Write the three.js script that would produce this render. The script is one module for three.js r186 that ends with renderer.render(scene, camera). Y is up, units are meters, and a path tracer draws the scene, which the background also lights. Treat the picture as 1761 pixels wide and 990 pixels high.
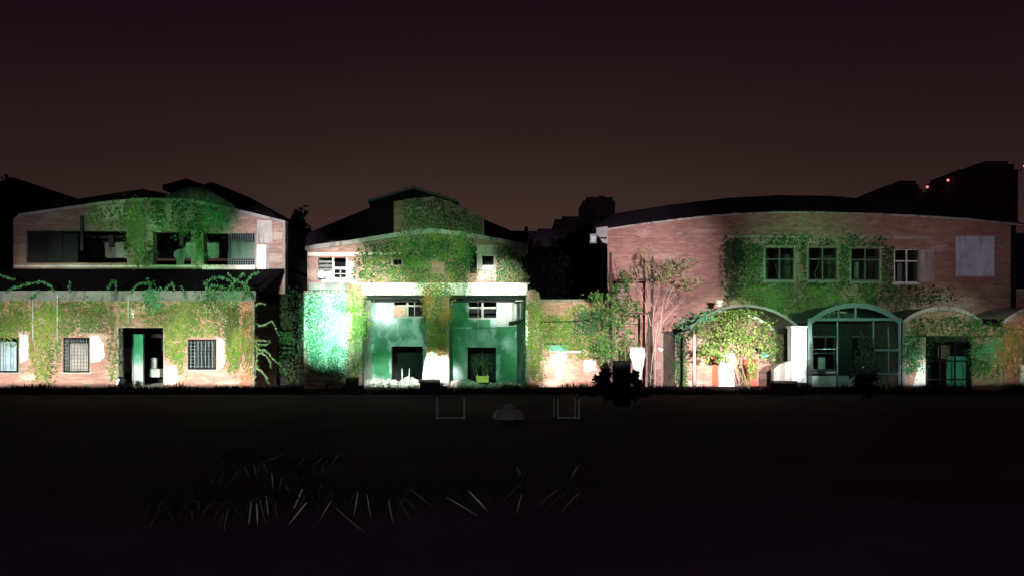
import * as THREE from 'three';
import { mergeGeometries } from 'three/addons/utils/BufferGeometryUtils.js';

// ---------------------------------------------------------------- camera, sky, exposure
const F = 1356, HZ = 590, EYE = 1.8;                       // focal length and horizon in photo pixels, eye height in metres
const scene = new THREE.Scene();
const camera = new THREE.PerspectiveCamera(2 * Math.atan(495 / F) * 180 / Math.PI, 1761 / 990, 0.1, 3000);
camera.position.set(0, EYE, 0);
camera.lookAt(0, EYE, -10);
camera.setViewOffset(1761, 990, 0, -(HZ - 495), 1761, 990);   // rising lens, verticals stay vertical
const renderer = new THREE.WebGLRenderer({ antialias: true });
renderer.setSize(1024, 575);
renderer.toneMapping = THREE.LinearToneMapping;
renderer.toneMappingExposure = 1.0;
renderer.shadowMap.enabled = true;

function rng(seed) { let a = seed >>> 0; return () => { a = (a + 0x6D2B79F5) | 0; let t = Math.imul(a ^ (a >>> 15), 1 | a); t = (t + Math.imul(t ^ (t >>> 7), 61 | t)) ^ t; return ((t ^ (t >>> 14)) >>> 0) / 4294967296; }; }
function h3(x, y, z) { let n = Math.imul(x, 374761393) ^ Math.imul(y, 668265263) ^ Math.imul(z, 2147483647 - 144665); n = Math.imul(n ^ (n >>> 13), 1274126177); return ((n ^ (n >>> 16)) >>> 0) / 4294967296; }
function vnoise(x, y, s = 0) {
  const X = Math.floor(x), Y = Math.floor(y), f = x - X, g = y - Y, u = f * f * (3 - 2 * f), v = g * g * (3 - 2 * g);
  const a = h3(X, Y, s), b = h3(X + 1, Y, s), c = h3(X, Y + 1, s), d = h3(X + 1, Y + 1, s);
  return a + (b - a) * u + (c - a) * v + (a - b - c + d) * u * v;
}
function fbm(x, y, s = 0, o = 4) { let r = 0, a = 0.5, k = 1, t = 0; for (let i = 0; i < o; i++) { r += a * vnoise(x * k, y * k, s + i * 17); t += a; a *= 0.5; k *= 2.03; } return r / t; }
const clamp = (x, a = 0, b = 1) => Math.min(b, Math.max(a, x)), lerp = (a, b, t) => a + (b - a) * t, sstep = (a, b, x) => { const t = clamp((x - a) / (b - a)); return t * t * (3 - 2 * t); };

{ // night sky over a city: dull red-brown glow low down, dark violet overhead
  const W = 256, H = 256, d = new Float32Array(W * H * 4);
  for (let j = 0; j < H; j++) for (let i = 0; i < W; i++) {
    const el = ((j + 0.5) / H - 0.5) * 180, az = ((i + 0.5) / W - 0.25) * 360, da = Math.abs(((az + 540) % 360) - 180) ;
    const dz = 180 - da > 90 ? da : da;                     // degrees from the glow's middle
    const g = Math.exp(-Math.pow(Math.max(0, el - 5) / 8.6, 1.2)) * (0.42 + 0.58 * Math.exp(-Math.pow(dz / 28, 2))) * (0.86 + 0.28 * fbm(i / 11, j / 4, 3, 3));
    const k = (j * W + i) * 4;
    d[k] = 0.0052 + 0.067 * g; d[k + 1] = 0.0018 + 0.0365 * g; d[k + 2] = 0.0054 + 0.0235 * g; d[k + 3] = 1;
  }
  const t = new THREE.DataTexture(d, W, H, THREE.RGBAFormat, THREE.FloatType);
  t.mapping = THREE.EquirectangularReflectionMapping; t.magFilter = t.minFilter = THREE.LinearFilter; t.needsUpdate = true;
  scene.background = t; scene.environment = t;
}

// ---------------------------------------------------------------- the show's floodlights
// three lighting stands behind the camera; each row is one floodlight:
// [photo pixel aimed at, depth, radius of its pool (m), softness, colour, brightness on the wall (lux-like)]
const STANDS = [
  { x: -9.5, y: 4.2, z: 4, lamps: [
    [80, 600, 31, 5.0, 0.65, [1, 0.97, 0.87], 3.4], [345, 600, 31, 4.4, 0.6, [0.97, 1, 0.84], 4.6],
    [225, 398, 34, 2.3, 1, [0.35, 1, 0.42], 1.3], [335, 408, 34, 2.3, 1, [0.28, 1, 0.4], 1.5], [230, 560, 31, 6.5, 1, [0.3, 1, 0.35], 1.1], [110, 410, 34, 4.4, 1, [0.9, 0.88, 1], 0.45], [464, 425, 34, 2.3, 0.9, [1, 0.95, 1], 6],
    [350, 662, 31, 3.2, 1, [1, 0.9, 0.87], 8], [90, 665, 31, 3.4, 1, [1, 0.88, 0.84], 6.5], [240, 645, 32, 1.4, 0.7, [0.75, 1, 0.94], 2.5],
  ] },
  { x: 0.6, y: 4.2, z: 4, lamps: [
    [568, 560, 31, 1.9, 0.9, [0.45, 1, 0.72], 13], [580, 545, 31, 1.2, 1, [0.9, 1, 0.97], 6], [748, 645, 31, 1.1, 0.8, [1, 0.92, 0.9], 16], [670, 600, 33, 2.5, 0.8, [0.5, 1, 0.7], 2.1], [848, 600, 33, 2.5, 0.8, [0.5, 1, 0.7], 1.9], [655, 550, 33, 0.9, 1, [0.9, 0.97, 1], 2], [868, 545, 33, 0.8, 1, [0.92, 0.97, 1], 2],
    [655, 499, 31, 1.5, 1, [1, 1, 0.93], 11], [745, 497, 31, 1.5, 1, [1, 1, 0.9], 3], [855, 499, 31, 1.5, 1, [1, 1, 0.95], 11], [580, 462, 31, 1.7, 0.9, [1, 0.97, 0.93], 8], [720, 440, 32, 3.9, 1, [0.55, 1, 0.58], 2.1], [1325, 605, 32, 2.0, 1, [1, 0.93, 0.88], 4], [1000, 655, 32, 2.2, 1, [1, 0.88, 0.88], 4], [985, 595, 32, 3.0, 0.9, [0.95, 1, 0.85], 4.6], [670, 660, 32, 1.4, 0.9, [0.97, 1, 0.95], 9], [960, 565, 32, 2.6, 1, [0.3, 1, 0.35], 1.4], [745, 560, 32, 5, 1, [0.3, 1, 0.4], 0.7], [965, 635, 32, 0.9, 1, [0.85, 1, 0.98], 6],
  ] },
  { x: 8, y: 3.6, z: 4, lamps: [
    [1105, 472, 33, 4.3, 1, [1, 0.85, 0.9], 4.6], [1110, 622, 32, 3.0, 0.95, [1, 0.88, 0.9], 6.5], [1250, 650, 32, 2.4, 0.9, [1, 0.93, 0.86], 13], [1264, 578, 31, 2.1, 1, [0.92, 1, 0.78], 8], [1385, 497, 33, 4.2, 1, [0.2, 1, 0.36], 1.5], [1300, 510, 33, 1.8, 1, [0.4, 1, 0.5], 1.2],
    [1660, 440, 33, 5.0, 1, [1, 0.86, 0.95], 0.36], [1376, 612, 31, 1.5, 1, [0.85, 1, 0.92], 8], [1470, 590, 31, 2.6, 0.9, [0.55, 1, 0.9], 0.75], [1640, 600, 31, 3.0, 0.95, [0.6, 1, 0.68], 1.7], [1745, 600, 31, 1.7, 0.95, [1, 0.9, 0.75], 1.2], [1585, 645, 30, 0.9, 1, [1, 1, 0.98], 4.5], [1420, 385, 33, 6.5, 1, [1, 0.84, 0.88], 0.5],
  ] },
];
const LAWN_FILL = 0.42;                                          // added fill light on each stand, brightens the lawn plants

// ---------------------------------------------------------------- helpers
const taken = new Map();
function numbered(n) { const k = taken.get(n) ?? 0; taken.set(n, k + 1); return k ? n + '_' + String(k).padStart(3, '0') : n; }
const origins = new Map();
const originOf = (o) => { while (o) { if (origins.has(o)) return origins.get(o); o = o.parent; } return [0, 0, 0]; };
function tag(o, label, category, group, kind) { if (label) o.userData.label = label; if (category) o.userData.category = category; if (group) o.userData.group = group; if (kind) o.userData.kind = kind; return o; }
const GROUPS = { spiky_plant: 'pale spiky plants on the dark lawn', vaulted_porch: 'vaulted porches along the right building', far_tower: 'dark tower blocks on the skyline', concrete_block: 'dark blocks at the foot of the facades', steel_frame: 'pale steel frames on the lawn', dark_tree: 'black trees behind the buildings', dark_shrub: 'black shrubs before the facades', lighting_stand: 'floodlight stands behind the viewer', rubble_heap: 'rubble in the open bays', utility_cable: 'cables before the annex', reinforcing_bar: 'bars sticking out of the rubble' };
function thing(name, label, category, pos = [0, 0, 0], group) {
  const o = new THREE.Group(); o.name = numbered(name); o.position.set(...pos); origins.set(o, pos); scene.add(o);
  return tag(o, label, category, group ?? GROUPS[name]);
}
function uvm(g) {                                           // flat-shaded copies with uv in metres
  const n = g.index ? g.toNonIndexed() : g.clone(), p = n.attributes.position, m = n.attributes.normal, uv = new Float32Array(p.count * 2);
  for (let i = 0; i < p.count; i += 3) {
    const e1 = [0, 1, 2].map((c) => p.array[(i + 1) * 3 + c] - p.array[i * 3 + c]), e2 = [0, 1, 2].map((c) => p.array[(i + 2) * 3 + c] - p.array[i * 3 + c]);
    const f = [Math.abs(e1[1] * e2[2] - e1[2] * e2[1]), Math.abs(e1[2] * e2[0] - e1[0] * e2[2]), Math.abs(e1[0] * e2[1] - e1[1] * e2[0])];
    const ax = f[0] > f[1] && f[0] > f[2] ? 0 : f[1] > f[2] ? 1 : 2;
    for (let k = i; k < i + 3; k++) { const x = p.getX(k), y = p.getY(k), z = p.getZ(k); uv[k * 2] = ax === 0 ? z : x; uv[k * 2 + 1] = ax === 1 ? z : y; }
  }
  n.setAttribute('uv', new THREE.BufferAttribute(uv, 2));
  for (const key of Object.keys(n.attributes)) if (!['position', 'normal', 'uv'].includes(key)) n.deleteAttribute(key);
  return n;
}
const SPLIT = new Set('plaster_or_light_patch rail inner_post side_wall slat board_frame inner_beam board white_bar post tympanum_bar plaster_panel hanging_cloth door_leaf dark_room_wall band plaster_band string_course gable_infill tie_beam side_frame pane roof_block brace bar cable curtain stem foot handle'.split(' '));
function part(name, geos, mat, parent, kind) {              // geometries in world metres
  if (Array.isArray(geos) && geos.length > 1 && SPLIT.has(name) && !kind) return geos.map((q) => part(name, q, mat, parent))[0];
  const list = (Array.isArray(geos) ? geos : [geos]).map(uvm), o = originOf(parent);
  const g = list.length > 1 ? mergeGeometries(list) : list[0];
  g.translate(-o[0], -o[1], -o[2]);
  const m = new THREE.Mesh(g, mat); m.name = parent === scene ? numbered(name) : name; m.castShadow = m.receiveShadow = true;
  if (kind) m.userData.kind = kind;
  parent.add(m); return m;
}
const X = (px, z) => (px - 880.5) * -z / F, Y = (py, z) => EYE + (HZ - py) * -z / F;
function box(x0, y0, z0, x1, y1, z1) { const g = new THREE.BoxGeometry(Math.abs(x1 - x0), Math.abs(y1 - y0), Math.abs(z1 - z0)); g.translate((x0 + x1) / 2, (y0 + y1) / 2, (z0 + z1) / 2); return g; }
// a box whose front face at depth z covers these photo pixels
const bx = (a, b, c, d, z, depth) => box(X(a, z), Y(d, z), z - depth, X(c, z), Y(b, z), z);
const poly = (pts, z) => pts.map(([a, b]) => [X(a, z), Y(b, z)]);
const rect = (a, b, c, d, z) => poly([[a, b], [c, b], [c, d], [a, d]], z);
function ext(outline, holes, zFront, depth) {               // outlines in metres
  const mk = (P, C) => { const s = new C(); P.forEach(([x, y], i) => i ? s.lineTo(x, y) : s.moveTo(x, y)); s.closePath(); return s; };
  const s = mk(outline, THREE.Shape); for (const h of holes) s.holes.push(mk(h, THREE.Path));
  const g = new THREE.ExtrudeGeometry(s, { depth, bevelEnabled: false }); g.translate(0, 0, zFront - depth); return g;
}
function tube(pts, r0, r1 = r0, rs = 5, seg) {               // tapered tube through world points
  const c = new THREE.CatmullRomCurve3(pts.map((p) => new THREE.Vector3(...p))), n = seg ?? Math.max(3, (pts.length - 1) * 3);
  const g = new THREE.TubeGeometry(c, n, 1, rs, false), p = g.attributes.position;
  for (let i = 0; i <= n; i++) { const q = c.getPointAt(i / n), r = lerp(r0, r1, i / n); for (let j = 0; j <= rs; j++) { const k = i * (rs + 1) + j; p.setXYZ(k, q.x + (p.getX(k) - q.x) * r, q.y + (p.getY(k) - q.y) * r, q.z + (p.getZ(k) - q.z) * r); } }
  return g;
}
function bar(a, b, w, d = w) { const A = new THREE.Vector3(...a), B = new THREE.Vector3(...b), L = A.distanceTo(B), g = new THREE.BoxGeometry(w, L, d); g.applyQuaternion(new THREE.Quaternion().setFromUnitVectors(new THREE.Vector3(0, 1, 0), B.clone().sub(A).normalize())); g.translate((A.x + B.x) / 2, (A.y + B.y) / 2, (A.z + B.z) / 2); return g; }
const inPoly = (x, y, P) => { let c = false; for (let i = 0, j = P.length - 1; i < P.length; j = i++) { const [a, b] = P[i], [e, f] = P[j]; if ((b > y) !== (f > y) && x < (e - a) * (y - b) / (f - b) + a) c = !c; } return c; };

// ---------------------------------------------------------------- materials
function tex(w, h, metres, fn, srgb = true) {               // fn(u, v in metres) -> linear rgb
  const d = new Uint8Array(w * h * 4), g = (c) => Math.round(255 * clamp(srgb ? (c <= 0.0031308 ? 12.92 * c : 1.055 * Math.pow(c, 1 / 2.4) - 0.055) : c));
  for (let j = 0; j < h; j++) for (let i = 0; i < w; i++) { const c = fn(i / w * metres[0], j / h * metres[1]); for (let k = 0; k < 3; k++) d[(j * w + i) * 4 + k] = g(c[k]); d[(j * w + i) * 4 + 3] = 255; }
  const t = new THREE.DataTexture(d, w, h); t.wrapS = t.wrapT = THREE.RepeatWrapping; t.magFilter = THREE.LinearFilter; t.minFilter = THREE.LinearFilter;
  if (srgb) t.colorSpace = THREE.SRGBColorSpace; t.repeat.set(1 / metres[0], 1 / metres[1]); t.needsUpdate = true; return t;
}
const mottled = (c, lo, hi, s, scale = 1, stain = 0) => tex(512, 512, [7.3, 7.3], (u, v) => {
  const n = fbm(u * 1.3 * scale, v * 1.3 * scale, s, 5), r = fbm(u * 3.1 * scale, v * 0.45 * scale, s + 50, 4), f = fbm(u * 14, v * 14, s + 90, 2);
  const k = lerp(lo, hi, n) * lerp(0.86, 1.1, f) * (1 - stain * sstep(0.5, 0.78, r)); return c.map((x) => x * k);
});
const bump = tex(512, 512, [2.1, 2.1], (u, v) => { const n = fbm(u * 8, v * 8, 7, 5); return [n, n, n]; }, false);
const std = (o) => new THREE.MeshStandardMaterial({ roughness: 0.92, ...o });
const rgb = (r, g, b) => new THREE.Color().setRGB(r, g, b);
const matt = (o) => new THREE.MeshPhysicalMaterial({ roughness: 1, specularIntensity: 0.08, ...o });
const M = {
  mortar: std({ map: mottled([0.30, 0.25, 0.215], 0.7, 1.25, 1, 1, 0.4), bumpMap: bump, bumpScale: 0.02 }),
  plaster: std({ map: mottled([0.72, 0.69, 0.64], 0.72, 1.15, 11, 1, 0.35), bumpMap: bump, bumpScale: 0.015 }),
  oldPlaster: std({ map: mottled([0.42, 0.37, 0.34], 0.6, 1.3, 21, 1.6, 0.5), bumpMap: bump, bumpScale: 0.02 }),
  concrete: std({ map: mottled([0.36, 0.35, 0.33], 0.65, 1.25, 31, 1, 0.45), bumpMap: bump, bumpScale: 0.015 }),
  darkConcrete: matt({ map: mottled([0.05, 0.048, 0.046], 0.6, 1.3, 41), bumpMap: bump, bumpScale: 0.02 }),
  nearBlack: matt({ map: mottled([0.025, 0.026, 0.026], 0.5, 1.4, 43) }),  // near-black tone, also used for the painted shade under the ledge slab
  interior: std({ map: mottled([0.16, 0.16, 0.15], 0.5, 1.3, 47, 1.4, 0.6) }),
  roof: matt({ map: mottled([0.006, 0.0045, 0.0065], 0.6, 1.4, 51) }),
  farRoof: matt({ color: rgb(0.1, 0.095, 0.13) }),
  ground: matt({ map: mottled([0.07, 0.034, 0.072], 0.6, 1.4, 61, 0.45) }),
  rubble: std({ map: mottled([0.55, 0.53, 0.48], 0.6, 1.3, 67, 2.4), bumpMap: bump, bumpScale: 0.06 }),
  whitePaint: std({ map: mottled([0.74, 0.74, 0.71], 0.8, 1.1, 71, 2, 0.25), roughness: 0.6 }),
  greyPaint: std({ color: rgb(0.17, 0.18, 0.17), roughness: 0.6 }),
  parapet: std({ map: mottled([0.2, 0.2, 0.19], 0.6, 1.3, 93, 1.4, 0.5), bumpMap: bump, bumpScale: 0.015 }), black: matt({ color: rgb(0.004, 0.004, 0.0045) }),
  rim: std({ map: mottled([0.13, 0.14, 0.13], 0.7, 1.3, 87, 1, 0.3) }), board: std({ map: mottled([0.66, 0.7, 0.8], 0.7, 1.12, 89, 2, 0.25) }), dullPlaster: matt({ map: mottled([0.13, 0.125, 0.13], 0.6, 1.3, 91, 1.5, 0.4) }),
  windowPaint: std({ color: rgb(0.08, 0.085, 0.08), roughness: 0.6 }),
  steel: std({ color: rgb(0.12, 0.155, 0.17), roughness: 0.5, metalness: 0.3 }),
  blackSteel: matt({ color: rgb(0.012, 0.012, 0.013), roughness: 0.7 }),
  wood: std({ map: mottled([0.05, 0.036, 0.026], 0.6, 1.4, 77, 3) }),
  redDoor: std({ map: mottled([0.30, 0.075, 0.045], 0.7, 1.25, 79, 2, 0.3) }),
  bark: std({ color: rgb(0.42, 0.34, 0.29) }), darkBark: std({ color: rgb(0.04, 0.035, 0.03) }), vineStem: std({ color: rgb(0.14, 0.15, 0.07) }),
  glass: new THREE.MeshPhysicalMaterial({ color: rgb(0.75, 0.82, 0.8), transmission: 1, thickness: 0, roughness: 0.06 }),
  frosted: new THREE.MeshPhysicalMaterial({ color: rgb(0.7, 0.78, 0.76), transmission: 0.6, thickness: 0, roughness: 0.5 }),
  curtain: std({ map: mottled([0.16, 0.42, 0.36], 0.7, 1.2, 83, 2) }),
  blueCurtain: std({ map: mottled([0.34, 0.48, 0.56], 0.6, 1.2, 85, 2) }),
  yellow: std({ color: rgb(0.62, 0.55, 0.12) }),
  brick: std({ color: rgb(1, 1, 1), bumpMap: bump, bumpScale: 0.006 }),
  leaf: new THREE.MeshPhysicalMaterial({ color: rgb(1, 1, 1), roughness: 0.8, transmission: 0.25, thickness: 0, specularIntensity: 0.4 }),
  leafDark: matt({ color: rgb(1, 1, 1) }),
};

// ---------------------------------------------------------------- bricks laid in courses
const brickGeo = new THREE.BoxGeometry(0.238, 0.06, 0.03);
const PAL = [[0.33, 0.175, 0.135], [0.29, 0.15, 0.115], [0.36, 0.205, 0.16], [0.24, 0.135, 0.11], [0.38, 0.25, 0.2], [0.31, 0.175, 0.14]];
function laid(list, parent) {
  const o = originOf(parent), im = new THREE.InstancedMesh(brickGeo, M.brick, list.length), m = new THREE.Matrix4(), c = new THREE.Color();
  list.forEach((b, i) => { m.makeRotationY(b.turn ?? 0); if (b.len) m.scale(new THREE.Vector3(b.len, 1, 1)); m.setPosition(b.x - o[0], b.y - o[1], b.z - o[2]); im.setMatrixAt(i, m); im.setColorAt(i, c.setRGB(...b.c)); });
  im.name = 'brick'; im.userData.kind = 'stuff'; im.castShadow = im.receiveShadow = true; parent.add(im); return im;
}
function bricks(outline, holes, z, parent, seed = 1, tint = [1, 1, 1], gone = 0.02, paleAt = 0.62) {
  const xs = outline.map((p) => p[0]), ys = outline.map((p) => p[1]), R = rng(seed), list = [];
  const x0 = Math.min(...xs), x1 = Math.max(...xs), y0 = Math.min(...ys), y1 = Math.max(...ys);
  const ok = (x, y) => inPoly(x, y, outline) && !holes.some((h) => inPoly(x, y, h));
  let row = 0;
  for (let y = y0 + 0.035; y < y1; y += 0.07, row++) for (let x = x0 + (row % 2 ? 0.125 : 0); x < x1 + 0.12; x += 0.25) {
    const r = R(), r2 = R(), r3 = R();
    if (r < gone) continue;
    let len = 1, cx = x;
    if (!(ok(x - 0.112, y) && ok(x + 0.112, y) && ok(x, y - 0.022) && ok(x, y + 0.022))) {
      if (ok(x - 0.112, y) && ok(x - 0.01, y)) { cx = x - 0.062; len = 0.46; } else if (ok(x + 0.112, y) && ok(x + 0.01, y)) { cx = x + 0.062; len = 0.46; } else continue;
    }
    const pal = PAL[Math.floor(r2 * PAL.length)], n = fbm(x * 0.55, y * 0.8, seed + 5, 4), course = 0.88 + 0.24 * vnoise(x * 0.9, row * 0.8, seed), pale = sstep(paleAt, paleAt + 0.16, fbm(x * 0.9 + 30, y * 2.2, seed + 9, 4));
    const k = lerp(0.6, 1.35, n) * course * lerp(0.9, 1.1, r3);
    list.push({ x: cx, y, z: z - 0.002 + 0.006 * (r2 - 0.5), len, turn: (r3 - 0.5) * 0.03, c: [0, 1, 2].map((i) => clamp(lerp(lerp(pal[i], [0.32, 0.18, 0.142][i], 0.4), [0.46, 0.37, 0.31][i], pale * 0.75) * k * tint[i], 0.01, 0.75)) });
  }
  return laid(list, parent);
}
function brickWall(name, outline, holes, z, depth, parent, seed, opt = {}) {
  const w = part(name, ext(outline, holes, z, depth), opt.mat ?? M.mortar, parent);
  bricks(outline, holes, z, w, seed, opt.tint, opt.gone, opt.pale); return w;
}

// ---------------------------------------------------------------- leaves
function leafGeo() {                                        // a small lobed leaf, folded along its midrib
  const P = [[0, -0.5, 0], [-0.46, -0.18, -0.09], [-0.28, 0.12, -0.04], [0, 0.55, -0.03], [0.28, 0.12, -0.04], [0.46, -0.18, -0.09], [0, 0, 0.03]];
  const T = [[0, 6, 1], [1, 6, 2], [2, 6, 3], [3, 6, 4], [4, 6, 5], [5, 6, 0]], a = [];
  for (const t of T) for (const k of [t[0], t[1], t[2]]) a.push(...P[k]);
  const g = new THREE.BufferGeometry(); g.setAttribute('position', new THREE.Float32BufferAttribute(a, 3)); g.computeVertexNormals(); return g;
}
const LEAF = leafGeo();
function leaves(list, parent, mat = M.leaf, name = 'foliage') {
  const o = originOf(parent), im = new THREE.InstancedMesh(LEAF, mat, list.length), d = new THREE.Object3D(), c = new THREE.Color();
  list.forEach((l, i) => { d.position.set(l.x - o[0], l.y - o[1], l.z - o[2]); d.rotation.set(l.rx, l.ry, l.rz, 'YXZ'); d.scale.setScalar(l.s); d.updateMatrix(); im.setMatrixAt(i, d.matrix); im.setColorAt(i, c.setRGB(...l.c)); });
  im.name = name; im.userData.kind = 'stuff'; im.castShadow = im.receiveShadow = true; parent.add(im); return im;
}
const GREENS = { fresh: [0.12, 0.25, 0.035], yellow: [0.21, 0.30, 0.05], deep: [0.03, 0.125, 0.035], olive: [0.11, 0.16, 0.05], orange: [0.30, 0.19, 0.045], mint: [0.08, 0.29, 0.14], dark: [0.012, 0.022, 0.012], black: [0.003, 0.005, 0.003], overlit: [0.3, 0.5, 0.38], dim: [0.03, 0.055, 0.03], pale: [0.30, 0.31, 0.17] };
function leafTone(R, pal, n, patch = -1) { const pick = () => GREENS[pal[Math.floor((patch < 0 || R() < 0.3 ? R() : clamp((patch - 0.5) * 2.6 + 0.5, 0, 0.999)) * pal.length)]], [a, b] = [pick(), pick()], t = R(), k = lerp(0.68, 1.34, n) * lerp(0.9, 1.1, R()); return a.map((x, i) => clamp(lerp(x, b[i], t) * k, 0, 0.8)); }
// creeper over a wall: region in photo pixels at depth z
function ivy(label, pts, z, o = {}) {
  const { pal = ['fresh', 'yellow'], seed = 1, spread = 0.06, name = 'ivy', stems = 6, holes = [], mat = M.leaf, edge = 0.5, category = 'climbing plant', tone } = o, density = (o.density ?? 260) * 2.3, size = (o.size ?? 0.11) * 0.62, gap = (o.gap ?? 0.4) + 0.01;
  const P = poly(pts, z), xs = P.map((p) => p[0]), ys = P.map((p) => p[1]), x0 = Math.min(...xs), x1 = Math.max(...xs), y0 = Math.min(...ys), y1 = Math.max(...ys), R = rng(seed * 7919), list = [];
  const t = thing(name, label, category, [(x0 + x1) / 2, Math.max(0, y0), z]), H = holes.map((h) => poly(h, z));
  const N = Math.round((x1 - x0) * (y1 - y0) * density);
  for (let i = 0; i < N; i++) {
    let x = lerp(x0, x1, R()), y = lerp(y0, y1, R()); const wob = edge * (fbm(x * 2.2, y * 2.2, seed + 3, 3) - 0.5) * 2, wob2 = edge * (fbm(x * 2.2 + 40, y * 2.2, seed + 4, 3) - 0.5) * 2;
    if (!inPoly(x + wob, y + wob2, P)) continue;
    const fe = (o.feather ?? 0.16) * Math.pow(R(), 2.2) * 2.4, fa = R() * 6.283; x += Math.cos(fa) * fe; y = Math.max(0.03, y + Math.sin(fa) * fe * 1.3 - 0.25 * fe);
    if (H.some((h) => inPoly(x, y, h))) continue;
    const n = fbm(x * 1.5, y * 1.1, seed + 11, 4), strand = fbm(x * 5, y * 0.9, seed + 21, 3);
    if (0.55 * n + 0.45 * strand < gap + 0.16 * (R() + R() - 1.25)) continue;
    const bulge = sstep(0.35, 0.75, n), dz = 0.02 + spread * bulge * R() + 0.05 * R();
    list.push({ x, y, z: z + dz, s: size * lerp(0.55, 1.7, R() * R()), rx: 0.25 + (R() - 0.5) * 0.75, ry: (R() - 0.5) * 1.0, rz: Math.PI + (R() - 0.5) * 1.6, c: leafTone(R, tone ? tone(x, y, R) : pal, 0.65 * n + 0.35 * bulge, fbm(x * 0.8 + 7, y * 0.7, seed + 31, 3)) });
  }
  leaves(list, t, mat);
  const sg = [];
  for (let k = 0; k < stems; k++) {
    let x = lerp(x0 + 0.15, x1 - 0.15, R()), y = Math.max(0.02, y0 + 0.05), pp = [];
    const top = lerp(y0 + (y1 - y0) * 0.5, y1 - 0.1, R());
    while (y < top) { if (inPoly(x, y, P)) pp.push([x, y, z + 0.03 + 0.03 * R()]); x += (R() - 0.5) * 0.35; y += 0.28 + R() * 0.2; }
    if (pp.length > 2) sg.push(tube(pp, 0.016, 0.006, 4));
  }
  if (sg.length) part('stem', sg, M.vineStem, t);
  return t;
}
// bare trailing stems with small leaves along them; paths in photo pixels at depth z
function creeper(label, paths, z, o = {}) {
  const { seed = 1, size = 0.075, pal = ['mint', 'fresh'], per = 26, jit = 0.05, r = 0.012, name = 'hanging_vine', category = 'climbing plant', mat = M.leaf } = o, R = rng(seed * 131 + 7), list = [], sg = [];
  const c0 = paths[0][0], t = thing(name, label, category, [X(c0[0], z), Math.max(0, Y(c0[1], z)), z]);
  for (const path of paths) {
    const pts = path.map(([a, b, dz = 0]) => [X(a, z), Y(b, z), z + dz + (R() - 0.5) * 0.06]);
    sg.push(tube(pts, r, r * 0.5, 5, pts.length * 4));
    const c = new THREE.CatmullRomCurve3(pts.map((p) => new THREE.Vector3(...p))), L = c.getLength();
    for (let i = 0; i < L * per; i++) { const p = c.getPointAt(R()); list.push({ x: p.x + (R() - 0.5) * jit * 2, y: p.y + (R() - 0.5) * jit * 2, z: p.z + R() * jit, s: size * lerp(0.6, 1.4, R()), rx: (R() - 0.5) * 1.6, ry: (R() - 0.5) * 1.8, rz: R() * 6.3, c: leafTone(R, pal, 0.4 + 0.5 * R()) }); }
  }
  part('stem', sg, M.vineStem, t); leaves(list, t, mat); return t;
}
// a shrub or crown: leaves in clumps spread through ellipsoids [x, y, z, rx, ry, rz]
function crown(blobs, parent, o = {}) {
  const { n = 1500, size = 0.14, pal = ['deep'], seed = 1, mat = M.leaf, name = 'foliage' } = o, R = rng(seed * 977), list = [];
  for (const [bx0, by0, bz0, rx, ry, rz, share = 1] of blobs) for (let c = 0; c < 26 * share; c++) {
    let u, v, w; do { u = R() * 2 - 1; v = R() * 2 - 1; w = R() * 2 - 1; } while (u * u + v * v + w * w > 1);
    const k = Math.pow(u * u + v * v + w * w, -0.22), cx = bx0 + u * k * rx, cy = by0 + v * k * ry, cz = bz0 + w * k * rz, tone = R(), cr = 0.16 + 0.2 * R();
    for (let i = 0; i < n / 26; i++) { const g = () => (R() + R() + R() - 1.5) * 1.1; list.push({ x: cx + g() * rx * cr * 1.5, y: Math.max(0.02, cy + g() * ry * cr * 1.3), z: cz + g() * rz * cr * 1.5, s: size * lerp(0.6, 1.4, R()), rx: (R() - 0.5) * 2.4, ry: R() * 6.3, rz: R() * 6.3, c: leafTone(R, pal, tone) }); }
  }
  return leaves(list, parent, mat, name);
}
// ---------------------------------------------------------------- ground
{
  const g = new THREE.PlaneGeometry(2400, 2400, 1, 1); g.rotateX(-Math.PI / 2);
  const m = part('ground', g, M.ground, scene); m.userData.kind = 'structure';
}

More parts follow.
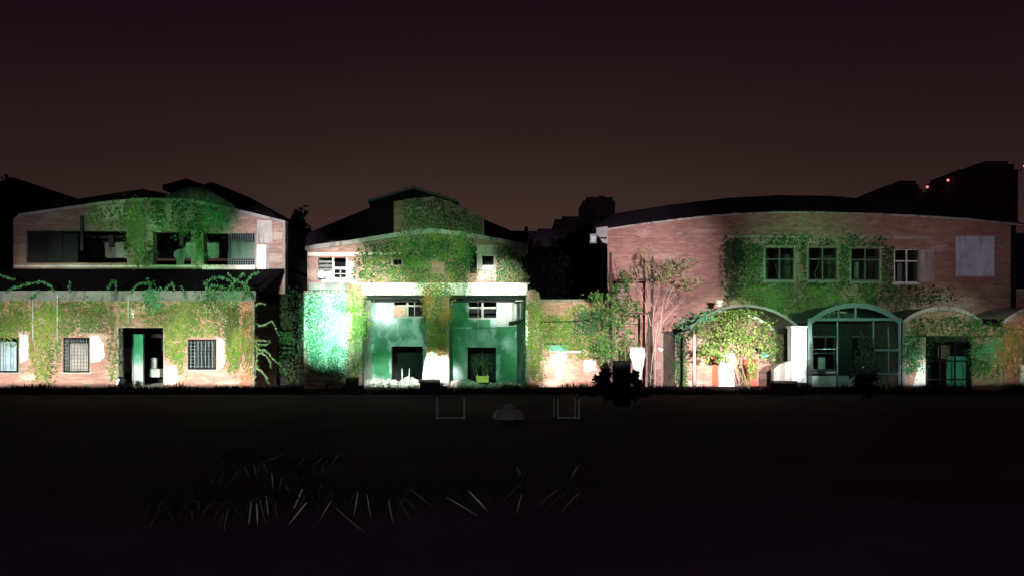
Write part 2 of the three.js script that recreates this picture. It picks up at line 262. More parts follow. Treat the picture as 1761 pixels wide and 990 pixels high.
// ---------------------------------------------------------------- left brick building
const ZL = -31, ZU = -34;
{
  const b = thing('brick_building', 'long ivy-grown brick building at the left with a lean-to front, black doorway and grilled windows', 'building', [X(240, ZU), 0, ZU]);
  // front extension
  const win1 = rect(-8, 580, 31, 640, ZL), win2 = rect(107, 580, 153, 640, ZL), win3 = rect(322, 583, 371, 635, ZL), door = rect(203, 563, 280, 669.5, ZL);
  const x0 = X(-90, ZL), x1 = X(437, ZL), top = Y(516, ZL);
  brickWall('wall', [[x0, 0], [x1, 0], [x1, top], [x0, top]], [win1, win2, win3, [[door[0][0], 0.02], [door[1][0], 0.02], [door[1][0], door[0][1]], [door[0][0], door[0][1]]]], ZL, 0.35, b, 3, { tint: [1.12, 1.05, 1.06] });
  part('parapet', [box(x0, top, ZL - 0.36, x1 + 0.06, Y(500, ZL), ZL + 0.05), box(x0, top - 0.03, ZL - 0.3, x1 + 0.08, top + 0.02, ZL + 0.09)], M.parapet, b);
  for (const px of [58, 100, 222]) part('downpipe', tube([[X(px, ZL), top + 0.2, ZL + 0.09], [X(px, ZL), px === 222 ? 2.6 : 1.9, ZL + 0.09]], 0.03, 0.03, 6), M.oldPlaster, b);
  // corner pilaster and the end wall
  const pil = rect(411, 518, 437, 668.6, ZL + 0.08);
  brickWall('corner_pilaster', pil, [], ZL + 0.08, 0.08, b, 8, { tint: [1.35, 0.95, 0.7] });
  const endw = part('end_wall', box(x1 - 0.32, 0, ZU, x1, top, ZL - 0.352), M.mortar, b);
  { const list = [], R = rng(55); for (let y = 0.035, r = 0; y < top; y += 0.07, r++) for (let z = ZU + 0.2; z < ZL - 0.4; z += 0.25) list.push({ x: x1 + 0.002, y, z: z + (r % 2) * 0.12, turn: Math.PI / 2, c: PAL[Math.floor(R() * 6)].map((v) => v * (0.6 + 0.7 * R())) }); laid(list, endw); }
  part('lean_to_roof', (() => { const yt = Y(462, ZU), g = new THREE.BufferGeometry(), a = [x0, top + 0.2, ZL - 0.36], c = [x1, top + 0.2, ZL - 0.36], d = [X(489, ZU), yt, ZU + 0.01], e = [x0, yt, ZU + 0.01];
    const q = (p, r, s, t) => [...p, ...r, ...s, ...p, ...s, ...t], dn = (p) => [p[0], p[1] - 0.15, p[2]];
    g.setAttribute('position', new THREE.Float32BufferAttribute([...q(a, c, d, e), ...q(dn(a), dn(e), dn(d), dn(c)), ...q(a, dn(a), dn(c), c), ...q(c, dn(c), dn(d), d), ...q(e, d, dn(d), dn(e)), ...q(a, e, dn(e), dn(a))], 3)); g.computeVertexNormals(); return g; })(), M.roof, b);
  // interior of the front part
  part('floor_slab', box(x0, 0.005, -37, x1 - 0.34, 0.06, ZL - 0.36), M.rubble, b);
  part('inner_wall', ext([[x0, 0.06], [x1 - 0.34, 0.06], [x1 - 0.34, 3.3], [x0, 3.3]], [rect(190, 560, 230, 636, -35), rect(250, 600, 300, 648, -35), rect(60, 570, 140, 640, -35), rect(330, 575, 380, 640, -35)], -35, 0.2), M.nearBlack, b);
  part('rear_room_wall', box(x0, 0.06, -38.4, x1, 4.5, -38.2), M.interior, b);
  part('column', [bx(226, 574, 245, 662, -32.6, 0.12)], std({ map: tex(64, 512, [1, 3.2], (u, v) => { const t = sstep(0.95, 1.7, v + 0.5 * fbm(u * 4, v * 3, 5, 3)), n = lerp(0.6, 1.25, fbm(u * 6, v * 2, 9, 4)); return [lerp(0.4, 0.03, t) * n, lerp(0.42, 0.22, t) * n, lerp(0.42, 0.12, t) * n]; }) }), b);
  part('ceiling_slab', box(x0, 3.32, -36.9, x1 - 0.34, 3.5, ZL - 0.37), M.nearBlack, b);
  part('crate', [bx(256, 634, 274, 648, -33.6, 0.5), bx(258, 615, 268, 633, -33.9, 0.1)], M.concrete, b);
  part('inner_post', [bx(212, 598, 224, 640, -34, 0.2), bx(204, 570, 209, 652, ZL - 0.45, 0.2)], M.oldPlaster, b);
  // plaster left beside the windows
  const patch = (pts, z, s) => { const R = rng(s), P = []; for (let i = 0; i < pts.length; i++) { const a = pts[i], c = pts[(i + 1) % pts.length]; for (let k = 0; k < 5; k++) P.push([lerp(a[0], c[0], k / 5) + (R() - 0.5) * 2, lerp(a[1], c[1], k / 5) + (R() - 0.5) * 2]); } return ext(poly(P, z), [], z, 0.055); };
  for (const [i, p] of [[[33, 574], [47, 576], [47, 618], [33, 624]], [[155, 577], [168, 577], [177, 590], [179, 612], [170, 621], [155, 622]], [[373, 580], [385, 582], [389, 610], [383, 630], [373, 633]], [[282, 628], [303, 630], [303, 660], [282, 660]], [[222, 528], [230, 530], [230, 545], [223, 546]]].entries()) part('plaster_or_light_patch', patch(p, ZL + 0.045, 90 + i), M.whitePaint, b);
  // windows with bar grilles
  const grille = (a, t, c, d, nx, ny, curtain) => {
    const z = ZL - 0.06, g = [];
    const f = part('window_frame', [bx(a, t, c, t + 2.5, z, 0.08), bx(a, d - 2.5, c, d, z, 0.08), bx(a, t + 2.5, a + 2.5, d - 2.5, z, 0.08), bx(c - 2.5, t + 2.5, c, d - 2.5, z, 0.08)], M.blackSteel, b);
    for (let i = 1; i < nx; i++) { const x = X(lerp(a, c, i / nx), z); g.push(box(x - 0.009, Y(d - 2.5, z), z + 0.004, x + 0.009, Y(t + 2.5, z), z + 0.022)); }
    for (let i = 1; i < ny; i++) { const y = Y(lerp(t, d, i / ny), z); g.push(box(X(a + 2.5, z), y - 0.009, z + 0.024, X(c - 2.5, z), y + 0.009, z + 0.04)); }
    if (nx) part('grille', g, M.steel, f);
    if (curtain) part('curtain', bx(a + 8, t + 7, c - 4, d - 3, z - 0.25, 0.03), M.blueCurtain, f);
    part('sill', bx(a - 3, d, c + 3, d + 2.5, ZL + 0.06, 0.3), M.concrete, f);
  };
  grille(-8, 580, 31, 640, 3, 0, true); grille(107, 580, 153, 640, 9, 10); grille(322, 583, 371, 635, 8, 9);
  part('window_curtain', bx(120, 590, 151, 640, ZL - 0.5, 0.03), M.oldPlaster, b);

  // upper storey, set back
  const out = poly([[22, 470], [22, 375], [30, 370], [110, 358], [190, 347], [250, 342.5], [330, 345], [400, 360], [470, 375.5], [490, 382], [490, 505], [22, 505]].filter((p, i) => i !== 0), ZU);
  const oA = rect(44, 397, 218, 452, ZU), oB = rect(262, 399, 328, 455, ZU), oC = rect(350, 401, 437, 455.5, ZU);
  brickWall('upper_wall', out, [oA, oB, oC], ZU, 0.4, b, 12, { tint: [0.95, 1.0, 1.0], pale: 0.5 });
  part('coping', [[[30, 370], [190, 347]], [[190, 347], [250, 342.5]], [[250, 342.5], [330, 345]], [[330, 345], [400, 360]], [[400, 360], [490, 382]]].map(([p, q]) => ext(poly([[p[0], p[1] - 2.5], [q[0], q[1] - 2.5], [q[0], q[1] + 2.5], [p[0], p[1] + 2.5]], ZU + 0.1), [], ZU + 0.1, 0.52)), M.concrete, b);
  part('band', [bx(24, 456, 345, 459, ZU + 0.06, 0.12), bx(347, 456, 438, 464, ZU + 0.08, 0.14)], M.plaster, b);
  part('panel', [bx(441, 421, 457, 467, ZU + 0.05, 0.06)], M.whitePaint, b);
  part('plaster_band', [bx(441, 379, 468, 418, ZU + 0.03, 0.03), bx(459, 420, 462, 470, ZU + 0.05, 0.06)], M.oldPlaster, b);
  part('board', [[45, 78, 399, 452], [79, 106, 398, 450], [107, 133, 401, 452]].map(([a, c, t, d], i) => bx(a, t, c, d, ZU - 0.12 - 0.03 * i, 0.04)), M.nearBlack, b);
  part('pier', bx(233, 345, 248, 452, ZU + 0.12, 0.12), M.mortar, b);
  part('vent_pipe', tube([[X(142, ZU), Y(372, ZU), ZU + 0.1], [X(142, ZU), Y(432, ZU), ZU + 0.1]], 0.07, 0.07, 7), M.darkConcrete, b);
  part('inner_rear_wall', [box(X(20, ZU), 5.95, -38.7, X(475, ZU), 6.95, -38.5)], M.concrete, b);
  part('inner_beam', [box(X(20, ZU), 6.6, -36.6, X(475, ZU), 6.95, -36.3), box(X(20, ZU), 4.95, ZU - 0.45, X(490, ZU), 5.1, ZU - 5)], M.nearBlack, b);
  part('inner_post', [[186, 404, 193, 424], [270, 404, 276, 430], [308, 404, 315, 424]].map(([a, t, c, d]) => bx(a, t, c, d, -36, 0.2)), M.darkConcrete, b);
  part('broken_panel', ext(poly([[300, 432], [308, 428], [318, 431], [320, 440], [316, 446], [315, 455], [302, 455], [303, 446], [297, 440]], -34.6), [], -34.6, 0.06), M.parapet, b);
  { const g = [], z = ZU - 0.2; for (let px = 393; px < 437; px += 4) g.push(bx(px, 401, px + 0.7, 455, z, 0.018)); for (let py = 436; py < 455; py += 4) g.push(bx(390, py, 437, py + 0.7, z + 0.02, 0.018)); part('mesh_grille', g, M.steel, b); }
  part('end_wall', box(X(490, ZU) - 0.35, 0, -46, X(490, ZU), Y(386, ZU), ZU - 0.41), M.nearBlack, b);
  part('far_end_wall', box(X(22, ZU), 0, -46, X(22, ZU) + 0.35, Y(380, ZU), ZU - 0.41), M.mortar, b);
  part('rear_wall', box(X(22, ZU), 0, -46.4, X(490, ZU), 6.6, -46.01), M.nearBlack, b);
  const rf = part('roof', [ext(poly([[22, 370], [103, 351], [105, 346], [245, 325], [285, 333], [285, 350], [250, 351], [190, 355], [110, 366], [22, 384]], ZU - 0.8), [], ZU - 0.8, 11), ext(poly([[285, 340], [365, 330], [430, 345], [470, 367], [491, 384], [491, 390], [400, 370], [330, 354], [285, 351]], ZU - 0.75), [], ZU - 0.75, 11)], M.roof, b);
  part('roof_monitor', [ext(poly([[279, 326], [279, 318], [320, 307], [346, 316], [346, 321], [320, 313]], ZU - 1.0), [], ZU - 1.0, 6), ext(poly([[346, 318], [364, 313], [430, 340], [466, 364], [492, 384], [470, 377], [420, 353], [360, 326]], ZU - 1.0), [], ZU - 1.0, 8)], M.roof, rf);
  part('gable_infill', [ext(poly([[283, 347], [283, 337], [321, 321.5], [346, 321.5], [357, 326], [357, 352], [330, 350]], ZU - 0.7), [], ZU - 0.7, 0.15), ext(poly([[360, 328], [404, 354], [400, 362], [360, 350]], ZU - 0.72), [], ZU - 0.72, 0.15), bx(357.5, 320, 359.5, 346, ZU - 0.66, 0.06)], M.dullPlaster, rf);
}
// ivy on the left building
const green1 = { pal: ['fresh', 'yellow', 'fresh', 'olive'] };
ivy('yellow-green ivy over the brick left of the black doorway', [[-20, 516], [204, 516], [204, 640], [190, 655], [180, 600], [150, 570], [112, 575], [100, 640], [60, 655], [45, 600], [30, 572], [-20, 575]], ZL + 0.02, { ...green1, holes: [[[150, 572], [183, 572], [183, 626], [150, 626]], [[30, 570], [51, 570], [51, 628], [30, 628]], [[105, 578], [155, 578], [155, 642], [105, 642]]], seed: 5, density: 380, gap: 0.4, size: 0.1 });
ivy('yellow-green ivy between the doorway and the right grilled window', [[206, 516], [412, 516], [412, 640], [388, 640], [392, 584], [372, 578], [322, 579], [318, 632], [284, 628], [282, 562], [206, 560]], ZL + 0.02, { ...green1, holes: [[[371, 577], [391, 577], [391, 636], [371, 636]], [[320, 581], [373, 581], [373, 637], [320, 637]], [[280, 626], [305, 626], [305, 662], [280, 662]], [[202, 561], [281, 561], [281, 668], [202, 668]]], seed: 6, density: 400, gap: 0.37, size: 0.1 });
ivy('orange-tinged ivy on the corner pilaster of the left building', [[384, 520], [425, 517], [442, 540], [440, 650], [418, 635], [390, 640]], ZL + 0.1, { pal: ['olive', 'yellow', 'fresh'], seed: 7, density: 420, gap: 0.43, size: 0.09 });
ivy('green ivy over the upper gable of the left building', [[165, 352], [250, 343], [330, 346], [398, 360], [412, 385], [350, 400], [345, 455], [330, 456], [328, 398], [262, 398], [262, 455], [220, 458], [218, 396], [170, 396], [150, 375]], ZU + 0.1, { pal: ['deep', 'olive', 'fresh'], seed: 8, density: 260, gap: 0.46, size: 0.11, tone: (x) => x < X(245, -34) ? ['olive', 'fresh', 'olive'] : ['deep', 'fresh', 'mint'] });
creeper('long green creepers sprawling over the parapet of the left building', [[[437, 516, 0.1], [425, 490, 0.2], [405, 482, 0.1], [392, 470]], [[420, 515, 0.1], [430, 480, 0.2], [445, 468, 0]], [[400, 512], [398, 485, 0.1], [375, 478, 0.2], [352, 488]], [[385, 512], [400, 492, 0.15], [412, 476], [420, 470]], [[362, 510], [352, 482, 0.1]], [[350, 505], [370, 492, 0.1], [390, 496, 0.2]], [[300, 510], [296, 488], [285, 500, 0.1]], [[262, 512], [255, 478, 0.1]], [[222, 505], [240, 490, 0.1], [268, 486, 0.2]], [[200, 510], [196, 482], [184, 500, 0.1]], [[120, 505], [122, 485, 0.1]], [[96, 505], [82, 487, 0.1], [40, 492, 0.2], [8, 503]], [[20, 480, -0.2], [5, 475, 0.1], [-10, 470]], [[55, 515, 0.1], [70, 500, 0.1]], [[320, 514], [314, 492, 0.1]]], ZL + 0.02, { seed: 4, per: 70, size: 0.06, jit: 0.06, r: 0.016, pal: ['mint', 'deep', 'deep'] });
ivy('pale creeper clump hanging over the parapet right of the doorway', [[245, 498], [275, 498], [270, 530], [250, 528]], ZL + 0.08, { pal: ['mint', 'deep'], seed: 14, density: 300, stems: 2 });
ivy('green creeper thicket on the parapet near the right corner', [[335, 496], [428, 494], [432, 520], [340, 520]], ZL + 0.07, { pal: ['mint', 'deep'], seed: 15, density: 260, gap: 0.46, stems: 3 });

{ // small floodlight leaning at the doorway
  const z = -30.6, t = thing('floodlight', 'small black floodlight with a white face lying at the foot of the doorway', 'lamp', [X(207, z), 0, z]);
  const g = box(-0.16, -0.16, -0.1, 0.16, 0.16, 0.1); g.rotateZ(-0.3); g.translate(X(208, z), 0.3, z); part('housing', g, M.blackSteel, t);
  const f = box(-0.06, -0.13, 0, 0.03, 0.13, 0.02); f.rotateZ(-0.3); f.translate(X(204.5, z), 0.31, z + 0.102); part('face_plate', f, M.whitePaint, t);
  part('stand', [box(X(204, z) - 0.02, 0, z - 0.05, X(204, z) + 0.02, 0.3, z), box(X(211, z) - 0.02, 0, z - 0.05, X(211, z) + 0.02, 0.3, z)], M.blackSteel, t);
}

// ---------------------------------------------------------------- yard wall between the left and the middle building
{
  const z = -36, b = thing('yard_wall', 'dark overgrown yard wall set back between the left and middle buildings', 'wall', [X(485, z), 0, z]);
  part('wall', ext(poly([[440, 668], [540, 668], [540, 505], [440, 500]], z), [], z, 0.4), M.darkConcrete, b);  // dark wall colour stands in for the unlit gap
  part('pier', [bx(480, 512, 506, 657, z + 0.3, 0.3)], M.darkConcrete, b);
}
ivy('dim ivy curtain on the yard wall between the two buildings', [[474, 500], [532, 498], [534, 655], [500, 660], [476, 640]], -34.3, { pal: ['dim', 'deep'], seed: 21, density: 240, gap: 0.4, spread: 0.25, size: 0.13, tone: (x) => x > X(508, -34.3) ? ['dark', 'dim'] : ['dim', 'deep'] });  // dark leaf tones stand in for the unlit gap
creeper('pale knobbly vine stems reaching out of the dark gap beside the left building', [
  [[432, 562], [440, 555, 0.2], [452, 560, 0.3], [466, 556, 0.4], [473, 552, 0.5], [480, 560, 0.6], [486, 578, 0.5]], [[430, 590], [442, 586, 0.2], [455, 585, 0.3], [468, 587, 0.3]], [[440, 594, 0.2], [452, 592, 0.3], [464, 592, 0.3]],
  [[444, 600, 0.2], [462, 604, 0.3], [476, 618, 0.4], [490, 630, 0.4], [499, 642, 0.5]], [[448, 606, 0.2], [458, 608, 0.3], [466, 617, 0.3], [470, 630, 0.3]], [[443, 584, 0.2], [444, 610, 0.2], [441, 640, 0.2], [440, 668, 0.1]], [[430, 622], [438, 630, 0.2], [444, 628, 0.2]], [[428, 636], [446, 634, 0.2], [454, 640, 0.2], [462, 648, 0.3], [466, 658, 0.3]], [[433, 540], [440, 530, 0.1], [446, 522, 0.2], [460, 524, 0.3]], [[430, 612], [436, 600, 0.1], [443, 588, 0.2]]], ZL - 0.25, { seed: 31, per: 75, size: 0.06, jit: 0.035, r: 0.02, pal: ['mint', 'pale'] });

// ---------------------------------------------------------------- middle building
const ZC = -31.5, ZB = -33.5, ZS = -30.6;
const patchyGreen = (seed, spots) => tex(512, 512, [4.2, 4.2], (u, v) => {  // green tone with paler patches at set spots
  const wx = u + 0.5 * (fbm(u * 1.7, v * 1.7, seed, 4) - 0.5), wy = v + 0.9 * (fbm(u * 1.5 + 9, v * 1.5, seed + 2, 4) - 0.5);
  let w = 0.85 * sstep(0.52, 0.76, fbm(u * 2.1, v * 1.2, seed + 4, 5)); for (const [sx, sy, rx, ry, k] of spots) w = Math.max(w, k * Math.exp(-(((wx - sx) / rx) ** 2 + ((wy - sy) / ry) ** 2)) * (0.55 + 0.9 * fbm(u * 4, v * 3, seed + 6, 3)));
  w = clamp(w); const n = lerp(0.6, 1.35, fbm(u * 2.4, v * 2.4, seed + 8, 5)) * lerp(0.85, 1.12, vnoise(u * 40, v * 40, seed));
  return [lerp(0.028, 0.36, w) * n, lerp(0.15, 0.43, w) * n, lerp(0.07, 0.45, w) * n];
});
const greenA = std({ map: patchyGreen(101, [[0.75, 3.0, 0.75, 0.8, 1.1], [1.3, 2.4, 0.45, 0.5, 0.7], [0.4, 3.2, 0.3, 0.9, 1]]), bumpMap: bump, bumpScale: 0.02 });
const greenB = std({ map: patchyGreen(131, [[2.1, 2.0, 0.4, 0.5, 0.7], [1.5, 1.5, 0.25, 0.8, 0.6], [1.1, 0.9, 0.25, 0.7, 0.65], [2.9, 1.9, 0.4, 0.3, 0.6], [0.9, 0.5, 0.4, 0.4, 0.8]]), bumpMap: bump, bumpScale: 0.02 });
{
  const b = thing('ruined_building', 'roofless-looking middle building with two open bays under a white concrete ledge', 'building', [X(720, ZC), 0, ZC]);
  const out = poly([[528, 500], [528, 427], [545, 424], [600, 417], [680, 404], [740, 396.5], [800, 403], [897, 421], [897, 500]], ZC);
  const w1 = rect(547, 443, 597, 481, ZC), hole = rect(675, 446, 690, 456, ZC), slot = rect(807, 424, 820, 470, ZC), wn = rect(829, 440, 849, 464, ZC);
  brickWall('upper_wall', out, [w1, hole, slot, wn], ZC, 0.35, b, 41, { tint: [1.05, 1, 1] });
  part('coping', [[[524, 427.5], [545, 424]], [[545, 424], [600, 417]], [[600, 417], [680, 404]], [[680, 404], [740, 396.5]], [[740, 396.5], [800, 403]], [[800, 403], [908, 423]]].map(([p, q]) => ext(poly([[p[0], p[1] - 4], [q[0], q[1] - 4], [q[0], q[1] + 3.5], [p[0], p[1] + 3.5]], ZC + 0.12), [], ZC + 0.12, 0.5)), M.concrete, b);
  part('eave_bracket', ext(poly([[897, 421], [908, 423.5], [908, 436], [902, 441], [897, 441]], ZC + 0.1), [], ZC + 0.1, 0.4), M.concrete, b);
  part('string_course', [bx(529, 434, 612, 440, ZC + 0.05, 0.07), bx(612, 434.5, 690, 438, ZC + 0.05, 0.07)], M.plaster, b);
  // upper left window
  const wf = part('window', [bx(571, 443, 574.5, 480, ZC - 0.05, 0.08), bx(574.5, 459, 597, 463.5, ZC - 0.05, 0.08), bx(574.5, 477, 597, 480, ZC - 0.05, 0.08), bx(584, 463.5, 585.5, 477, ZC - 0.05, 0.06), bx(574.5, 470, 597, 471.2, ZC - 0.06, 0.05), bx(594.5, 443, 597, 480, ZC - 0.052, 0.07), bx(560, 466, 571, 480, ZC - 0.06, 0.05)], M.whitePaint, b);
  part('sill', bx(553, 480.5, 612, 487, ZC + 0.09, 0.35), M.whitePaint, wf);
  part('surround', bx(597.5, 449, 608, 480, ZC + 0.03, 0.04), M.whitePaint, wf);
  part('slat', [448, 455, 461, 467].map((y) => bx(547.5, y, 570.5, y + 4, ZC - 0.16, 0.03)), M.greyPaint, wf);
  part('pane', [bx(575, 446, 594, 458.5, ZC - 0.08, 0.01), bx(575, 464, 584, 476.5, ZC - 0.08, 0.01)], M.glass, wf);
  // niche on the right
  const nf = part('niche_frame', ext(rect(820, 421, 853, 482, ZC + 0.12), [rect(829, 440, 849, 464, ZC + 0.12)], ZC + 0.12, 0.11), M.oldPlaster, b);
  part('ledge', bx(829.5, 456, 848.5, 463, ZC + 0.05, 0.3), M.whitePaint, nf);
  part('cornice', bx(818, 432, 855, 436, ZC + 0.2, 0.2), M.oldPlaster, nf);
  part('dark_backing', [box(X(540, ZC), Y(488, ZC), -34.1, X(895, ZC), Y(400, ZC), -33.9)], M.nearBlack, b);
  // upper block above the gable
  const up = poly([[677, 412], [677, 347], [705, 342], [745, 338.5], [775, 347], [800, 361], [832, 374], [832, 412]], -34.4);
  brickWall('raised_gable', up, [], -34.4, 0.3, b, 44, { tint: [0.5, 0.52, 0.48], pale: 0.7 });
  part('rear_gable', ext(poly([[525, 430], [528, 401], [636, 357], [786, 358], [880, 397], [901, 397], [903, 389], [908, 389], [908, 430]], -36), [], -36, 12), M.roof, b);
  const mon = part('roof_monitor', [ext(poly([[636, 360], [634, 346], [708, 322], [784, 346], [786, 360]], -37), [], -37, 8)], M.roof, b);
  part('monitor_roof', [ext(poly([[632, 348], [632, 343.5], [710, 319.5], [786, 343.5], [786, 348], [710, 324]], -36.8), [], -36.8, 8.4)], M.farRoof, mon);
  // side and rear walls below
  part('side_wall', [box(X(526, ZC), 0, -48, X(526, ZC) + 0.3, 5.5, ZC - 0.36), box(X(897, ZC) - 0.3, 3.7, -48, X(897, ZC), 5.5, ZC - 0.36)], M.mortar, b);
  // white ledge slab
  part('ledge_slab', [box(X(605, ZS), Y(507, ZS), ZB - 0.2, X(907, ZS), Y(488, ZS), ZS), box(X(601, ZS), Y(488, ZS) + 0.002, ZS - 0.5, X(911, ZS), Y(486.5, ZS), ZS + 0.05)], M.plaster, b);
  part('canopy', [box(X(530, ZS), Y(498, ZS), ZC + 0.002, X(610, ZS), Y(489, ZS), ZS - 0.05), ...[534, 548, 562, 576, 590].map((p) => box(X(p, ZS), Y(503, ZS), ZC + 0.01, X(p + 3, ZS), Y(498, ZS) - 0.002, ZS - 0.1)), box(X(530, ZS), Y(489, ZS) + 0.002, ZS - 0.25, X(611, ZS), Y(485, ZS), ZS - 0.04)], M.concrete, b);
  // lower left bay wall, pier, pillar
  brickWall('bay_wall', poly([[522, 668], [522, 500], [599, 500], [599, 668]], ZL), [], ZL, 0.4, b, 47, { tint: [1.4, 1.35, 1.3], gone: 0.25, pale: 0.2 });
  part('bay_plaster', ext(poly([[525, 503], [597, 503], [597, 645], [575, 636], [552, 640], [530, 625], [523, 560]], ZL + 0.05), [], ZL + 0.05, 0.06), M.whitePaint, b);
  brickWall('pier', rect(598, 489.5, 622, 668.6, ZS + 0.004), [], ZS + 0.004, 0.5, b, 48, { tint: [1.4, 1.3, 1.1], pale: 0.45 });
  part('pier_core', box(X(599, ZL), 0, ZB + 0.01, X(619, ZL), 3.6, ZS - 0.5), M.plaster, b);
  const pl = brickWall('pillar', rect(733, 508.5, 772, 668.6, ZS - 0.1), [], ZS - 0.1, 0.55, b, 49, { tint: [1.35, 1.1, 0.9], pale: 0.5 });
  part('plaster_base', ext(poly([[726, 655], [727, 640], [730, 622], [734, 606], [745, 603], [756, 610], [768, 607], [772, 618], [772, 655]], ZS - 0.02), [], ZS - 0.02, 0.07), M.whitePaint, pl);
  part('foot', [bx(756, 655, 770, 666, ZS - 0.03, 0.3)], M.oldPlaster, pl);
  const rp = brickWall('end_pier', poly([[906, 668], [905, 500], [918, 497], [928, 503], [928, 668]], ZS + 0.02), [], ZS + 0.02, 0.5, b, 50, { tint: [1.5, 1.25, 1.1], pale: 0.5 });
  part('white_strip', bx(904, 532, 908, 592, ZS + 0.06, 0.04), M.whitePaint, rp);
  // back walls of the two open bays
  const yS = Y(508, ZS) - 0.02, lx0 = X(618, ZL), lx1 = X(752, ZB), rx1 = X(889, ZB);
  const bw = ext([[lx0, 0], [lx1, 0], [lx1, yS], [lx0, yS]], [rect(675, 517.5, 727, 545, ZB), [[X(673, ZB), 0.1], [X(727, ZB), 0.1], [X(727, ZB), Y(595, ZB)], [X(673, ZB), Y(595, ZB)]]], ZB, 0.25);
  part('left_bay_wall', bw, greenA, b);
  { const m = b.children.at(-1), uv = m.geometry.attributes.uv; for (let i = 0; i < uv.count; i++) uv.setX(i, uv.getX(i) - lx0); }
  part('right_bay_wall', ext([[lx1, 0], [rx1 + 0.6, 0], [rx1 + 0.6, yS], [lx1, yS]], [rect(806, 517, 853, 547, ZB), [[X(804, ZB), 0.1], [X(853, ZB), 0.1], [X(853, ZB), Y(597, ZB)], [X(804, ZB), Y(597, ZB)]]], ZB, 0.25), greenB, b);
  { const m = b.children.at(-1), uv = m.geometry.attributes.uv; for (let i = 0; i < uv.count; i++) uv.setX(i, uv.getX(i) - lx1); }
  part('soffit_shade_strip', [bx(637, 511, 731, 519.5, ZB + 0.12, 0.11), bx(777, 511, 887, 519.5, ZB + 0.12, 0.11)], M.nearBlack, b);  // near-black strips painting the shade below the slab
  part('bay_divider', box(lx1 - 0.12, 0, ZB + 0.002, lx1 + 0.12, yS, ZS - 0.66), M.nearBlack, b);
  { const s = new THREE.Shape(); [[rx1, ZB + 0.003], [X(905, ZS) - 0.02, ZS - 0.52], [X(905, ZS) + 0.2, ZS - 0.52], [rx1 + 0.3, ZB + 0.003]].forEach(([x, z], i) => i ? s.lineTo(x, -z) : s.moveTo(x, -z)); const g = new THREE.ExtrudeGeometry(s, { depth: yS, bevelEnabled: false }); g.rotateX(-Math.PI / 2); part('right_return_wall', g, greenB, b); }
  part('window', [bx(675, 524, 727, 527, ZB + 0.03, 0.06), bx(698.5, 517.5, 702, 545, ZB + 0.035, 0.07), bx(674, 543.5, 728, 546.5, ZB + 0.05, 0.09), bx(675, 517.5, 677.5, 545, ZB + 0.02, 0.06), bx(712, 517.5, 713.2, 545, ZB + 0.02, 0.03), ...[531, 535.5, 540].map((y) => bx(677, y, 698, y + 1.6, ZB + 0.02, 0.03))], M.concrete, b);
  const bb = part('bricked_pane', bx(677, 527, 698, 544, ZB - 0.1, 0.05), M.mortar, b); bricks(rect(677, 527, 698, 544, ZB - 0.1), [], ZB - 0.1, bb, 66, [1.8, 1.3, 1]);
  part('window', [bx(806, 527, 853, 530.5, ZB + 0.03, 0.06), bx(828, 517, 831.5, 547, ZB + 0.036, 0.07), bx(805, 546, 854, 549, ZB + 0.05, 0.1), bx(821.5, 512, 822.5, 585, ZB + 0.08, 0.02)], M.concrete, b);
  part('plaster_panel', [bx(854, 519, 871.5, 561, ZB + 0.03, 0.05), bx(872, 519, 888, 561, ZB + 0.06, 0.08)], M.concrete, b);
  part('ledge', [bx(778, 562, 886, 564.4, ZB + 0.1, 0.12)], greenB, b);
  part('awning', (() => { const g = box(-0.42, -0.04, -0.5, 0.42, 0.04, 0.5); g.rotateZ(0.18); g.translate(X(892, -32.5), Y(552, -32.5), -32.4); return g; })(), M.blackSteel, b);
  part('side_window', [...[0, 1, 2].map((i) => bx(888 + i * 6, 520 + i, 889.5 + i * 6, 548, -32.9 + i * 0.5, 0.05)), box(X(886, -33), Y(521, -33), -33, X(906, -31.6), Y(519, -33), -31.6)], M.greyPaint, b);
  part('railing', [...[0, 1, 2, 3, 4].map((i) => bx(903.5 + i * 2.2, 630, 904.6 + i * 2.2, 655, -31.8 + i * 0.1, 0.03)), bx(902, 629, 914, 630.5, -31.7, 0.06)], M.steel, b);
  part('dark_room_wall', [box(lx0 - 0.4, 0, -38.2, rx1 + 0.6, 4.2, -38), box(lx0 - 0.4, 0.004, -38, rx1 + 0.6, 0.05, ZB - 0.26), box(lx1 - 0.1, 0.05, -38, lx1 + 0.1, 4, ZB - 0.27)], M.nearBlack, b);
}
ivy('dense mint-lit ivy covering the left bay of the middle building', [[524, 503], [600, 503], [600, 640], [585, 652], [566, 640], [552, 652], [528, 628], [522, 560]], ZL + 0.06, { pal: ['mint', 'fresh', 'deep'], seed: 24, density: 620, gap: 0.33, size: 0.085, edge: 0.6, spread: 0.05, tone: (x, y, R) => x > X(548 + 20 * R(), ZL) && y > Y(630, ZL) ? ['overlit', 'mint', 'overlit'] : ['mint', 'deep', 'mint'] });  // paler leaves toward the right stand in for the overlit part
ivy('yellow-green ivy strands down the left pier of the open bays', [[594, 488], [638, 490], [634, 560], [626, 640], [612, 655], [600, 620], [598, 560]], ZS + 0.03, { pal: ['yellow', 'fresh', 'pale'], seed: 25, density: 420, gap: 0.45, size: 0.09 });
ivy('rust and olive ivy wrapped round the central pillar', [[729, 488], [776, 488], [775, 560], [768, 600], [772, 612], [756, 618], [742, 600], [732, 606], [736, 580], [730, 545]], ZS + 0.02, { pal: ['orange', 'yellow', 'olive', 'orange'], seed: 26, density: 620, gap: 0.3, size: 0.095, spread: 0.22, edge: 0.2 });
